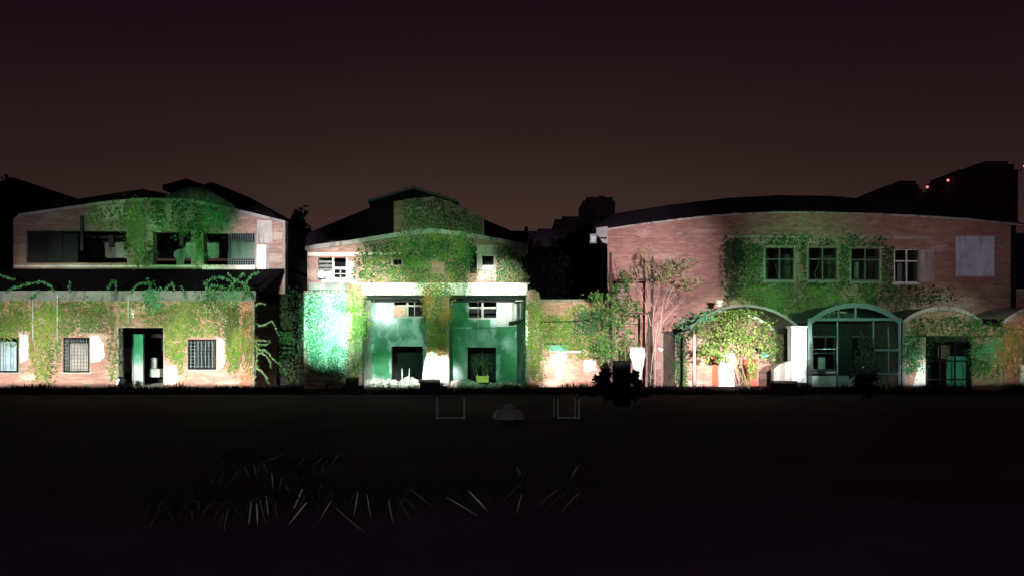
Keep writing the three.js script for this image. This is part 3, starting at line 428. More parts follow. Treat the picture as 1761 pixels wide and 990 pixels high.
ivy('deep green ivy blanketing the upper wall of the middle building', [[604, 440], [650, 420], [690, 405], [740, 399], [812, 407], [816, 424], [808, 430], [808, 484], [604, 484]], ZC + 0.06, { pal: ['deep', 'fresh', 'deep'], seed: 27, density: 360, gap: 0.36, size: 0.11, edge: 0.5, holes: [[[672, 444], [692, 444], [692, 458], [672, 458]], [[742, 450], [765, 450], [765, 472], [742, 472]]] });
ivy('ivy trailing over the middle of the white ledge', [[718, 482], [806, 480], [812, 506], [770, 509], [724, 509]], ZS + 0.03, { pal: ['mint', 'fresh', 'yellow'], seed: 28, density: 330, gap: 0.47, size: 0.09 });
ivy('dark ivy on the right end of the upper wall beyond the niche', [[855, 424], [897, 430], [899, 484], [870, 486], [855, 480]], ZC + 0.06, { pal: ['deep', 'mint'], seed: 29, density: 340, gap: 0.37 });
ivy('thin ivy on the raised gable behind the coping', [[690, 350], [745, 341], [790, 358], [830, 380], [830, 405], [700, 405]], -34.36, { pal: ['dim', 'dim', 'deep'], seed: 30, density: 260, gap: 0.36 });
ivy('lime ivy column on the end pier beside the low brick annex', [[906, 524], [932, 520], [934, 650], [915, 655], [912, 610], [906, 590], [911, 560]], ZS + 0.06, { pal: ['fresh', 'yellow'], seed: 32, density: 520, gap: 0.34, size: 0.09, edge: 0.25 });
ivy('dry brownish creeper along the foot of the upper wall above the ledge', [[640, 470], [720, 468], [800, 466], [895, 468], [900, 488], [640, 488]], ZC + 0.1, { pal: ['olive', 'orange', 'yellow'], seed: 33, density: 260, gap: 0.47, size: 0.09 });
ivy('leafy tuft growing from the right end of the white ledge', [[890, 462], [914, 468], [920, 486], [900, 492], [888, 484]], ZC + 0.3, { pal: ['dim', 'olive'], seed: 34, density: 300, gap: 0.35, stems: 2 });
creeper('thin bare stems on the green wall beside the left pier', [[[612, 505], [616, 540], [614, 580], [618, 606]], [[622, 510], [624, 548], [622, 575]], [[606, 500], [608, 540], [611, 575]]], ZS + 0.08, { seed: 35, per: 55, size: 0.07, pal: ['yellow', 'fresh'] });
{ // round white dish under the window
  const z = ZC + 0.12, t = thing('satellite_dish', 'round white dish fixed below the upper left window', 'dish', [X(553, z), Y(472, z), z]);
  const pts = []; for (let i = 0; i <= 8; i++) pts.push(new THREE.Vector2(0.165 * i / 8, 0.05 * (i / 8) ** 2)); for (let i = 8; i >= 0; i--) pts.push(new THREE.Vector2(0.16 * i / 8, 0.05 * (i / 8) ** 2 - 0.012));
  const g = new THREE.LatheGeometry(pts, 24); g.rotateX(Math.PI / 2); g.translate(X(553, z), Y(472, z), z); part('reflector', g, M.whitePaint, t);
  part('arm', bar([X(553, z), Y(472, z) - 0.1, z], [X(553, z), Y(472, z), z + 0.2], 0.015), M.greyPaint, t); part('mount', bar([X(553, z), Y(472, z), z - 0.12], [X(553, z), Y(472, z), z - 0.02], 0.04), M.greyPaint, t);
}
// heaps of rubble in the bays: angular lumps
function heap(label, cx, cz, w, d, h, n, seed, mat = M.rubble, s0 = 0.16, name = 'rubble_heap') {
  const R = rng(seed), t = thing(name, label, 'rubble', [cx, 0, cz]), gs = [];
  const core = new THREE.SphereGeometry(1, 18, 10, 0, Math.PI * 2, 0, Math.PI / 2), p = core.attributes.position;
  for (let i = 0; i < p.count; i++) { const k = 0.75 + 0.4 * fbm(p.getX(i) * 3 + seed, p.getZ(i) * 3 + p.getY(i) * 2, seed, 3); p.setXYZ(i, cx + p.getX(i) * w / 2 * k, Math.max(0, p.getY(i) * h * 0.8 * k), cz + p.getZ(i) * d / 2 * k); } core.computeVertexNormals();
  part('mound', core, mat, t);
  for (let i = 0; i < n; i++) { const a = R() * 6.283, r = Math.sqrt(R()), g = new THREE.DodecahedronGeometry(s0 * lerp(0.35, 1, R() * R()), 0), x = cx + Math.cos(a) * r * w / 2, z = cz + Math.sin(a) * r * d / 2; g.scale(1, 0.7, 0.9); g.rotateY(R() * 6); g.rotateZ(R() * 2); g.translate(x, Math.max(0.02, h * 0.85 * (1 - r * r) + 0.02), z); gs.push(g); }
  part('lump', gs, mat, t, 'stuff'); return t;
}
heap('low white rubble spread over the floor of the left open bay', X(655, -31.9), -31.9, 2.8, 1.9, 0.32, 260, 61);
heap('taller white rubble lump before the left bay doorway', X(703, -31.7), -31.7, 0.95, 0.8, 0.5, 60, 62);
heap('white rubble drifting along the left of the right open bay', X(795, -32), -32, 1.7, 1.6, 0.28, 160, 63);
heap('thin rubble along the right side of the right open bay', X(868, -32), -32, 1.7, 1.4, 0.2, 110, 64, M.oldPlaster);
for (const [label, a, c] of [['left of two short white bars sticking up from the rubble', 692, 691], ['right of two short white bars sticking up from the rubble', 703, 704]]) { const z = -31.6; tag(part('reinforcing_bar', bar([X(a, z), 0.3, z], [X(c, z), Y(633, z), z], 0.03), M.whitePaint, scene), label, 'metal bar', GROUPS.reinforcing_bar); }
{ // yellow crate
  const z = -32.4, t = thing('yellow_crate', 'small yellow crate on the floor of the right bay doorway', 'crate', [X(829, z), 0.1, z]);
  const a = X(819, z), c = X(840, z), y0 = Y(657, z), y1 = Y(646.5, z); part('body', [box(a, y0, z - 0.3, c, y1, z), box(a - 0.015, y1 - 0.05, z - 0.31, c + 0.015, y1 + 0.002, z + 0.015), box(a - 0.01, y0 - 0.002, z - 0.31, c + 0.01, y0 + 0.04, z + 0.012)], M.yellow, t);
  part('handle', [box(a + 0.02, y1 + 0.003, z - 0.17, a + 0.06, y1 + 0.06, z - 0.13), box(c - 0.06, y1 + 0.003, z - 0.17, c - 0.02, y1 + 0.06, z - 0.13)], M.yellow, t); part('foot', [box(a, 0.02, z - 0.28, a + 0.06, y0, z - 0.02), box(c - 0.06, 0.02, z - 0.28, c, y0, z - 0.02)], M.darkConcrete, t);
}
{ const z = -33.0, t = thing('weedy_shrub', 'thin weedy shrub in the doorway of the right open bay', 'shrub', [X(826, z), 0, z]), sg = [], R = rng(71); for (let i = 0; i < 12; i++) sg.push(tube([[X(828, z), 0.05, z - 0.3], [X(812 + 32 * R(), z), 0.6 + 0.3 * R(), z - 0.5 * R()], [X(806 + 44 * R(), z), 1 + 0.55 * R(), z - 0.6 * R()]], 0.012, 0.005, 4)); part('stem', sg, M.vineStem, t); crown([[X(828, z), 0.95, z - 0.35, 0.5, 0.42, 0.25]], t, { n: 300, size: 0.06, pal: ['deep', 'dim'], seed: 72 }); }

// ---------------------------------------------------------------- low annex between the middle and right buildings
const ZN = -32.5;
{
  const b = thing('brick_annex', 'low ivy-covered brick annex between the middle and right buildings', 'building', [X(985, ZN), 0, ZN]);
  brickWall('wall', poly([[926, 668], [926, 518], [960, 519], [1010, 517.5], [1050, 516], [1050, 668]], ZN), [], ZN, 0.35, b, 81, { tint: [1.5, 1.2, 1.15], pale: 0.5 });
  part('coping', [bx(926, 514.5, 1050, 518.5, ZN + 0.07, 0.45)], M.mortar, b);
  part('roof', [box(X(926, ZN), 3.3, -38, X(1050, ZN), 3.45, ZN - 0.36), box(X(926, ZN), 0, -38.3, X(1050, ZN), 3.3, -38.01)], M.roof, b);
  const nf = part('niche_board', ext(poly([[942, 593], [977, 592.5], [976, 603], [944, 604]], ZN + 0.05), [], ZN + 0.05, 0.06), M.curtain, b);
  part('lintel', bx(938, 589.5, 979, 592, ZN + 0.06, 0.2), M.darkConcrete, nf);
  part('white_bar', [bx(968, 603, 999, 606, ZN + 0.14, 0.05), bx(945, 602.5, 962, 604.5, ZN + 0.12, 0.05)], M.whitePaint, b);
  part('plaster_or_light_patch', [ext(poly([[1003, 624], [1007, 618], [1014, 619], [1019, 616], [1025, 620], [1024, 629], [1027, 636], [1018, 637], [1010, 640], [1004, 637], [1005, 630]], ZN + 0.05), [], ZN + 0.05, 0.06), ext(poly([[946, 607], [954, 609], [961, 605], [972, 607], [975, 616], [968, 622], [970, 634], [965, 641], [967, 650], [958, 652], [955, 640], [957, 630], [949, 622]], ZN + 0.045), [], ZN + 0.045, 0.05)], M.whitePaint, b);  // second patch is a splash of light built as white plaster
  part('pipe', [tube([[X(928, ZN), Y(553, ZN), ZN + 0.14], [X(985, ZN), Y(552.5, ZN), ZN + 0.14], [X(1012, ZN), Y(550, ZN), ZN + 0.14]], 0.025, 0.025, 6)], M.blackSteel, b);
}
ivy('fresh green ivy across the low annex', [[928, 545], [945, 549], [965, 545], [985, 535], [1000, 522], [1045, 514], [1045, 610], [1000, 616], [985, 606], [950, 590], [930, 600]], ZN + 0.06, { pal: ['fresh', 'yellow', 'mint'], seed: 36, density: 460, gap: 0.31, size: 0.1, edge: 0.4, tone: (x, y, R) => x > X(985, ZN) && x < X(1028, ZN) && y > Y(575, ZN) && y < Y(535, ZN) ? ['deep', 'deep', 'mint'] : ['fresh', 'yellow', 'olive'] });
{ const z = -30.4, t = thing('climbing_shrub', 'tall leafy shrub smothering the left timber post before the right building', 'shrub', [X(1062, z), 0, z]); const u = 1 / F * 30.4;
  part('stem', [[1040, 1030], [1062, 1055], [1085, 1092], [1075, 1070]].map(([a, c], i) => tube([[X(a, z), 0, z], [X((a + c) / 2 + 3, z), 1.2, z + 0.1], [X(c, z), 2.6 + 0.4 * i, z - 0.1]], 0.035, 0.012, 6)), M.vineStem, t);
  crown([[X(1040, z), Y(560, z), z, 22 * u, 38 * u, 0.4], [X(1062, z), Y(520, z), z, 20 * u, 35 * u, 0.35], [X(1082, z), Y(545, z), z, 20 * u, 28 * u, 0.35, 0.8], [X(1050, z), Y(605, z), z, 26 * u, 25 * u, 0.4], [X(1085, z), Y(590, z), z, 16 * u, 26 * u, 0.3, 0.6], [X(1030, z), Y(512, z), z - 0.3, 14 * u, 10 * u, 0.3, 0.4], [X(1075, z), Y(478, z), z, 8 * u, 24 * u, 0.2, 0.3]], t, { n: 480, size: 0.085, pal: ['fresh', 'deep', 'olive', 'deep'], seed: 73 }); }
{ // timber frame
  const z = -31.2, t = thing('timber_frame', 'dark timber posts joined by a crossbar before the right building', 'frame', [X(1086, z), 0, z]);
  for (const [p, top, w] of [[1050.5, 434, 4], [1122, 440, 4], [1117, 535, 4.5]]) part('post', bx(p - w / 2, top, p + w / 2, 668, z + (p === 1117 ? 0.4 : 0), 0.1), M.wood, t);
  part('crossbar', bx(1053, 479, 1133, 482.5, z + 0.07, 0.06), M.wood, t); part('brace', [bx(1085, 537, 1115, 540, z + 0.3, 0.06), bar([X(1056, z), Y(445, z), z + 0.05], [X(1066, z), Y(500, z), z + 0.05], 0.02)], M.wood, t);
}
for (const [label, pts, r] of [['upper thicker black cable sagging between annex and right building', [[1005, 551], [1060, 557], [1120, 556]], 0.012], ['lower thinner black cable sagging past the leafy shrub', [[1030, 558], [1075, 562], [1122, 559]], 0.01]]) {
  const z = -31; tag(part('utility_cable', tube(pts.map(([a, c], k) => [X(a, z), Y(c, z), z + (k === 1 ? 0.3 : 0)]), r), M.blackSteel, scene), label, 'cable', GROUPS.utility_cable);
}
// ---------------------------------------------------------------- right building
const ZR = -33, ZP = -30.3;
{
  const b = thing('arched_roof_building', 'big brick building at the right under a shallow arched black roof', 'building', [X(1400, ZR), 0, ZR]);
  const arc = [[1045, 393], [1100, 384.5], [1160, 377], [1220, 370.5], [1280, 366], [1340, 364], [1410, 364.3], [1480, 366], [1540, 368.2], [1600, 371.2], [1670, 376], [1738, 383], [1800, 391]];
  const out = poly([[1045, 668], ...arc, [1800, 668]], ZR);
  const wins = [[1316, 425, 1366, 482], [1390, 425, 1440, 482], [1463.5, 426, 1513.5, 483], [1538, 428, 1580, 486]], side = rect(1740, 400, 1790, 497, ZR), dk = rect(1141, 572, 1161, 667, ZR), inner = rect(1399, 578, 1440, 636, ZR);
  const wall = brickWall('wall', out, [...wins.map((w) => rect(...w, ZR)), side, dk, inner, rect(1466, 580, 1526, 666, ZR)], ZR, 0.4, b, 91, { tint: [1.0, 0.86, 0.88], pale: 0.62 });
  part('eave_corbel', ext(poly([[1025, 392], [1045, 389], [1045, 420], [1036, 416], [1026, 402]], ZR + 0.1), [], ZR + 0.1, 0.5), M.concrete, b);
  part('verge_course', arc.slice(0, -1).map((p, i) => ext(poly([[p[0] - (i ? 0 : 20), p[1] + (i ? 0 : 2.6)], arc[i + 1], [arc[i + 1][0], arc[i + 1][1] + 3], [p[0] - (i ? 0 : 20), p[1] + 3 + (i ? 0 : 2.6)]], ZR + 0.07), [], ZR + 0.07, 0.2)), M.oldPlaster, b);
  const rt = [[1018, 391], [1060, 366.5], [1150, 352.5], [1250, 340.5], [1340, 335.5], [1430, 337], [1520, 345], [1620, 355.5], [1700, 369], [1760, 384], [1800, 398]];
  part('roof', ext(poly([...rt, [1800, 404], ...arc.slice(0, -1).reverse().map(([x, y]) => [x, y + 4]), [1018, 397]], ZR - 0.45), [], ZR - 0.45, 18), M.roof, b);
  part('side_wall', [box(X(1045, ZR), 0, -51, X(1045, ZR) + 0.4, 6.5, ZR - 0.41), box(X(1800, ZR) - 0.4, 0, -51, X(1800, ZR), 6.5, ZR - 0.41)], M.nearBlack, b);
  part('rear_wall', box(X(1045, ZR), 0, -51.5, X(1800, ZR), 7, -51.05), M.nearBlack, b);
  part('upper_floor', box(X(1045, ZR) + 0.41, 3.5, -51, X(1800, ZR) - 0.41, 3.7, ZR - 0.41), M.nearBlack, b);
  part('inner_wall', box(X(1045, ZR) + 0.41, 3.7, -38.2, X(1800, ZR) - 0.41, 7, -38), M.interior, b);
  part('string_course', [bx(1252, 405, 1330, 408.5, ZR + 0.05, 0.06), bx(1440, 407, 1612, 410, ZR + 0.05, 0.06), bx(1330, 407, 1440, 409, ZR + 0.04, 0.05)], M.concrete, b);
  wins.forEach(([a, t, c, d], i) => {
    const z = ZR - 0.1, mx = (a + c) / 2 + (i === 3 ? 1 : 0), my = lerp(t, d, 0.36), mat = i === 3 ? M.whitePaint : M.windowPaint;
    const f = part('window', [bx(a, t, c, t + 2, z, 0.07), bx(a, d - 2, c, d, z, 0.07), bx(a, t + 2, a + 2, d - 2, z, 0.07), bx(c - 2, t + 2, c, d - 2, z, 0.07), bx(mx - 1, t + 2, mx + 1.2, d - 2, z + 0.004, 0.07), bx(a + 2, my - 1.1, mx - 1, my + 1.1, z + 0.002, 0.06), bx(mx + 1.2, my - 1.1, c - 2, my + 1.1, z + 0.002, 0.06)], mat, b);
    for (const [p, q, r, s] of [[a + 2, t + 2, mx - 1, my - 1.1], [mx + 1.2, t + 2, c - 2, my - 1.1], [a + 2, my + 1.1, mx - 1, d - 2], [mx + 1.2, my + 1.1, c - 2, d - 2]]) part('pane', bx(p, q, r, s, z - 0.03, 0.006), M.glass, f);
    part('sill', bx(a - 3, d, c + 3, d + 3, ZR + 0.08, 0.3), i === 3 ? M.plaster : M.greyPaint, f);
    if (i > 1) part('curtain', bx(a + 6, my + 4, a + 14, d - 3, z - 0.3, 0.03), M.oldPlaster, f);
    if (i === 3) part('open_casement', (() => { const g = box(0, Y(d - 1, z), -0.02, 0.5, Y(t + 2, z), 0.02); g.rotateY(-0.5); g.translate(X(1581, z), 0, z + 0.12); return [g]; })(), M.oldPlaster, f);
  });
  const sb = part('screen_board', [bx(1645, 407, 1711, 474, ZR + 0.06, 0.05)], M.board, b); sb.userData.label = 'square white board';
  part('board_frame', [bx(1643, 405, 1713, 407, ZR + 0.075, 0.08), bx(1643, 474, 1713, 476, ZR + 0.075, 0.08)], M.oldPlaster, sb);
  part('side_opening_sill', bx(1738, 497, 1792, 500, ZR + 0.07, 0.3), M.concrete, b);
  part('corner_downpipe', [tube([[X(1741, ZR), Y(388, ZR), ZR + 0.12], [X(1741, ZR), Y(540, ZR), ZR + 0.12]], 0.09, 0.09, 8)], M.blackSteel, b);
  part('vault_shade_panel', [bx(1142, 573, 1160, 667, ZR - 0.15, 0.05), bx(1139, 569, 1163, 572.5, ZR + 0.06, 0.2)], M.wood, b);  // brown panel stands in for the shadow cast left of the vault
  part('drainpipe', [tube([[X(1196, ZR), Y(560, ZR), ZR + 0.09], [X(1196, ZR), Y(664, ZR), ZR + 0.09]], 0.03, 0.03, 6)], M.wood, b);
  // doors under the first vault
  const z2 = ZR + 0.06;
  const wd = part('white_door', [bx(1237, 606, 1263, 664, z2, 0.05), bx(1235, 603, 1265, 606, z2 + 0.03, 0.08), bx(1239, 612, 1261, 630, z2 + 0.02, 0.02), bx(1239, 634, 1261, 660, z2 + 0.02, 0.02)], M.whitePaint, b);
  part('poster', ext(poly([[1246, 640], [1254, 634], [1257, 650], [1248, 654]], z2 + 0.03), [], z2 + 0.03, 0.008), M.blueCurtain, wd);
  part('red_panel', [bx(1226, 612, 1235, 664, z2, 0.05)], M.redDoor, b);
  part('red_door', [bx(1279, 620, 1303, 664, z2, 0.06), bx(1282, 626, 1300, 642, z2 + 0.02, 0.02), bx(1277, 617, 1305, 620, z2 + 0.03, 0.08)], M.redDoor, b);
  const sh = part('meter_shelf', [bx(1304, 598.5, 1327, 604, ZR + 0.5, 0.5)], M.blackSteel, b); part('meter_box', bx(1309, 604.5, 1322, 614, ZR + 0.3, 0.3), M.curtain, sh);
  // room seen through the glazed porch
  part('door_leaf', [bx(1466.5, 580.5, 1495, 666, ZR - 0.12, 0.05), bx(1497, 580.5, 1525.5, 666, ZR - 0.2, 0.05)], M.blackSteel, b);
  const iw = part('inner_window', [bx(1399, 578, 1440, 580, ZR + 0.02, 0.1), bx(1399, 606, 1440, 608, ZR + 0.02, 0.1), bx(1420, 580, 1421.5, 606, ZR + 0.02, 0.08), bx(1399, 634, 1440, 636, ZR + 0.02, 0.1)], M.steel, b);
  part('paper_sheet', bx(1407, 614, 1420, 634, ZR - 0.05, 0.02), M.whitePaint, iw);
}
ivy('green ivy round the four upper windows of the right building', [[1246, 424], [1262, 408], [1320, 412], [1400, 410], [1520, 412], [1540, 425], [1536, 490], [1560, 510], [1540, 540], [1400, 535], [1340, 540], [1285, 528], [1255, 512], [1262, 470]], ZR + 0.04, { pal: ['deep', 'mint', 'fresh'], seed: 51, density: 300, gap: 0.42, size: 0.1, edge: 0.6, tone: (x, y) => y < Y(492, -33) ? ['deep', 'fresh', 'olive'] : ['deep', 'dim', 'deep'], holes: [[[1313, 423], [1369, 423], [1369, 486], [1313, 486]], [[1387, 423], [1443, 423], [1443, 486], [1387, 486]], [[1461, 424], [1516, 424], [1516, 487], [1461, 487]], [[1536, 426], [1598, 426], [1598, 490], [1536, 490]]] });
ivy('dark leafless creeper at the left edge of the upper ivy', [[1240, 418], [1262, 404], [1276, 420], [1272, 500], [1262, 520], [1248, 510]], ZR + 0.1, { pal: ['dark', 'dim'], seed: 52, density: 420, gap: 0.33, spread: 0.3 });
ivy('dim creeper below the upper windows near the second vault', [[1480, 492], [1640, 495], [1640, 520], [1560, 528], [1490, 520]], ZR + 0.05, { pal: ['dim', 'olive', 'deep'], seed: 53, density: 220, gap: 0.47 });
ivy('dim ivy curtain standing in for the vault shadow on the wall', [[1160, 562], [1181, 560], [1182, 664], [1163, 664]], ZR + 0.1, { pal: ['dim', 'deep'], seed: 54, density: 420, gap: 0.32, edge: 0.15 });

// barrel-vaulted porches
function vault(label, pc, halfPx, springPy, apexPy, o = {}) {
  const z = ZP, u = -z / F, cx = X(pc, z), w = halfPx * u, y0 = Y(springPy, z), r = Y(apexPy, z) - y0, R = (w * w + r * r) / (2 * r), cy = y0 + r - R, A = Math.asin(Math.min(1, w / R));
  const b = thing('vaulted_porch', label, 'porch', [cx, 0, z]);
  const band = (Ro, Ri, zf, d) => { const P = []; for (let i = 0; i <= 24; i++) { const a = lerp(-A, A, i / 24); P.push([cx + Ro * Math.sin(a), cy + Ro * Math.cos(a)]); } for (let i = 24; i >= 0; i--) { const a = lerp(-A, A, i / 24); P.push([cx + Ri * Math.sin(a), cy + Ri * Math.cos(a)]); } return ext(P, [], zf, d); };
  part('vault', band(R - 0.01, R - 0.07, z - 0.12, -ZR + z - 0.12 - 0.012), o.vaultMat ?? M.concrete, b);
  if (o.litBand) part('lit_band_arch', band(R - 0.09, R - 0.2, ZR + 0.13, 0.1), M.plaster, b);  // pale arch stands in for a curved band of light on the wall
  part('arch_rim', band(R + 0.02, R - 0.02 - (o.rim ?? 0.08), z, 0.12), o.rimMat ?? M.concrete, b);
  return { b, cx, cy, w, y0, R, A, r };
}
{
  const v = vault('wide vaulted porch with a leafy bush under its arch', 1281, 95, 563, 524, { rimMat: M.rim, vaultMat: M.rim, litBand: true, rim: 0.06 });
  part('end_pier', [bx(1362, 563, 1388, 657, ZP + 0.02, 0.45), bx(1360, 560, 1390, 563.5, ZP + 0.05, 0.5)], M.whitePaint, v.b);
  part('pier_foot', bx(1361, 657.2, 1389, 669, ZP + 0.03, 0.5), M.darkConcrete, v.b);
  part('low_wall', ext(poly([[1331, 669], [1331, 634], [1341, 626], [1361, 620], [1361, 669]], ZP - 0.1), [], ZP - 0.1, 0.3), M.oldPlaster, v.b);
  part('tie_beam', [box(v.cx - v.w - 0.1, v.y0 - 0.14, ZR + 0.012, v.cx - v.w + 0.08, v.y0, ZP - 0.13), box(v.cx + v.w - 0.1, v.y0 - 0.16, ZR + 0.012, v.cx + v.w + 0.12, v.y0, ZP - 0.46)], M.darkConcrete, v.b);
  part('side_post', [bx(1192, 574, 1197, 668, ZP - 0.05, 0.1)], M.oldPlaster, v.b);
  const z = -31.4, k = thing('flower_pot', 'small pale pot standing on top of the wide vault', 'pot', [X(1237, z), Y(526, z), z]);
  const pts = [[0.001, 0], [0.11, 0], [0.15, 0.2], [0.17, 0.2], [0.17, 0.25], [0.13, 0.25], [0.12, 0.05], [0.001, 0.05]].map((p) => new THREE.Vector2(...p)), g = new THREE.LatheGeometry(pts, 16); g.translate(X(1237, z), Y(527, z), z); part('pot', g, M.plaster, k);
  part('soil', (() => { const s = new THREE.CylinderGeometry(0.125, 0.12, 0.02, 14); s.translate(X(1237, z), Y(527, z) + 0.2, z); return s; })(), M.darkConcrete, k);
}
{ const z = -31.2, u = -z / F, t = thing('bush', 'big yellow-green bush filling the arch of the wide porch', 'bush', [X(1265, z), 0, z]);
  part('stem', [[1288, 1240], [1290, 1262], [1290, 1300], [1292, 1318]].map(([a, c], i) => tube([[X(a, z), 0, z - 0.3], [X(lerp(a, c, 0.4), z), 0.9, z - 0.2], [X(c, z), 1.7 + 0.2 * (i % 2), z]], 0.03, 0.012, 6)), M.vineStem, t);
  crown([[X(1238, z), Y(562, z), z, 44 * u, 28 * u, 0.45, 1.2], [X(1285, z), Y(560, z), z, 46 * u, 30 * u, 0.45, 1.2], [X(1258, z), Y(588, z), z, 48 * u, 20 * u, 0.4, 1.0], [X(1216, z), Y(604, z), z, 18 * u, 18 * u, 0.3, 0.5], [X(1242, z), Y(612, z), z, 14 * u, 12 * u, 0.3, 0.35], [X(1316, z), Y(590, z), z, 20 * u, 34 * u, 0.3, 0.6], [X(1296, z), Y(622, z), z, 10 * u, 26 * u, 0.2, 0.35], [X(1268, z), Y(538, z), z, 36 * u, 10 * u, 0.3, 0.5], [X(1205, z), Y(566, z), z, 16 * u, 22 * u, 0.3, 0.4]], t, { n: 540, size: 0.088, pal: ['yellow', 'fresh', 'yellow', 'pale', 'olive'], seed: 74 }); }
ivy('dusky ivy on the wall between the bush and the white pier', [[1328, 570], [1362, 566], [1362, 622], [1340, 626], [1326, 612]], ZR + 0.5, { pal: ['dim', 'olive', 'deep'], seed: 55, density: 380, gap: 0.35 });
ivy('mint creeper lying on the left haunch of the wide vault', [[1152, 560], [1175, 545], [1230, 528], [1240, 536], [1215, 552], [1190, 566]], -30.15, { pal: ['mint', 'mint', 'fresh'], seed: 56, density: 230, gap: 0.42, stems: 0 });
{
  const v = vault('glazed steel porch with a barrel vault, dark inside', 1471, 79.5, 551, 521.5, { rimMat: M.steel, vaultMat: M.steel, rim: 0.14 });
  const z = ZP - 0.02, f = [];
  for (const [p, w, t, nm] of [[1393.5, 7, 551, 0], [1441, 2.2, 552, 0], [1503, 2.2, 552, 0], [1547, 3, 551, 0], [1529, 1.5, 563, 0]]) part('post', bx(p - w / 2, t, p + w / 2, 669.5, z, 0.08), M.steel, v.b);
  part('beam', [bx(1390, 546.5, 1552, 551, z + 0.01, 0.1)], M.steel, v.b);
  part('rail', [bx(1397, 638, 1440, 640.5, z - 0.01, 0.06), bx(1397, 599, 1440, 600.5, z - 0.01, 0.05), bx(1504.2, 600, 1545.5, 603.5, z - 0.01, 0.06), bx(1504.2, 641, 1545.5, 644, z - 0.01, 0.06)], M.steel, v.b);
  part('tympanum_bar', [bx(1442, 527.5, 1444, 546.5, z, 0.05), bx(1470, 524.5, 1473.5, 546.5, z, 0.06)], M.steel, v.b);
  for (const [a, t, c, d] of [[1397, 552, 1439.8, 599], [1397, 600.6, 1439.8, 638], [1442.2, 552, 1501.8, 668], [1504.2, 552, 1545.4, 600], [1504.2, 603.6, 1545.4, 641]]) part('pane', bx(a, t, c, d, z - 0.03, 0.008), M.glass, v.b);
  const sx = v.cx - v.w; part('side_frame', [box(sx - 0.03, 0, ZR + 0.02, sx + 0.03, v.y0, ZR + 0.08), box(sx - 0.03, v.y0 - 0.08, ZR + 0.081, sx + 0.03, v.y0, ZP - 0.11), box(sx - 0.025, Y(600, z), ZR + 0.081, sx + 0.025, Y(598, z), ZP - 0.11), box(sx - 0.025, Y(640, z), ZR + 0.081, sx + 0.025, Y(638, z), ZP - 0.11)], M.steel, v.b);
  part('porch_shade_panel', [box(v.cx - v.w + 0.1, 2.12, ZR + 0.018, v.cx + v.w - 0.08, v.y0 + 0.4, ZR + 0.05), box(X(1441, ZR), 0, ZR + 0.018, X(1466, ZR), 2.118, ZR + 0.05), box(X(1526, ZR), 0, ZR + 0.018, v.cx + v.w - 0.08, 2.118, ZR + 0.05)], M.darkConcrete, v.b);  // added dark panels, put the porch's inner shade into colour
  part('dado', [box(sx + 0.1, 0, ZR + 0.02, X(1470, ZR), Y(645, ZR), ZR + 0.25)], M.plaster, v.b);
  part('sill_board', box(sx + 0.1, Y(645, ZR) + 0.002, ZR + 0.02, X(1470, ZR), Y(642, ZR), ZR + 0.4), M.wood, v.b);
  part('right_cheek', [box(v.cx + v.w - 0.06, 0, ZR + 0.02, v.cx + v.w + 0.06, v.y0, ZP - 0.12)], M.oldPlaster, v.b);
}
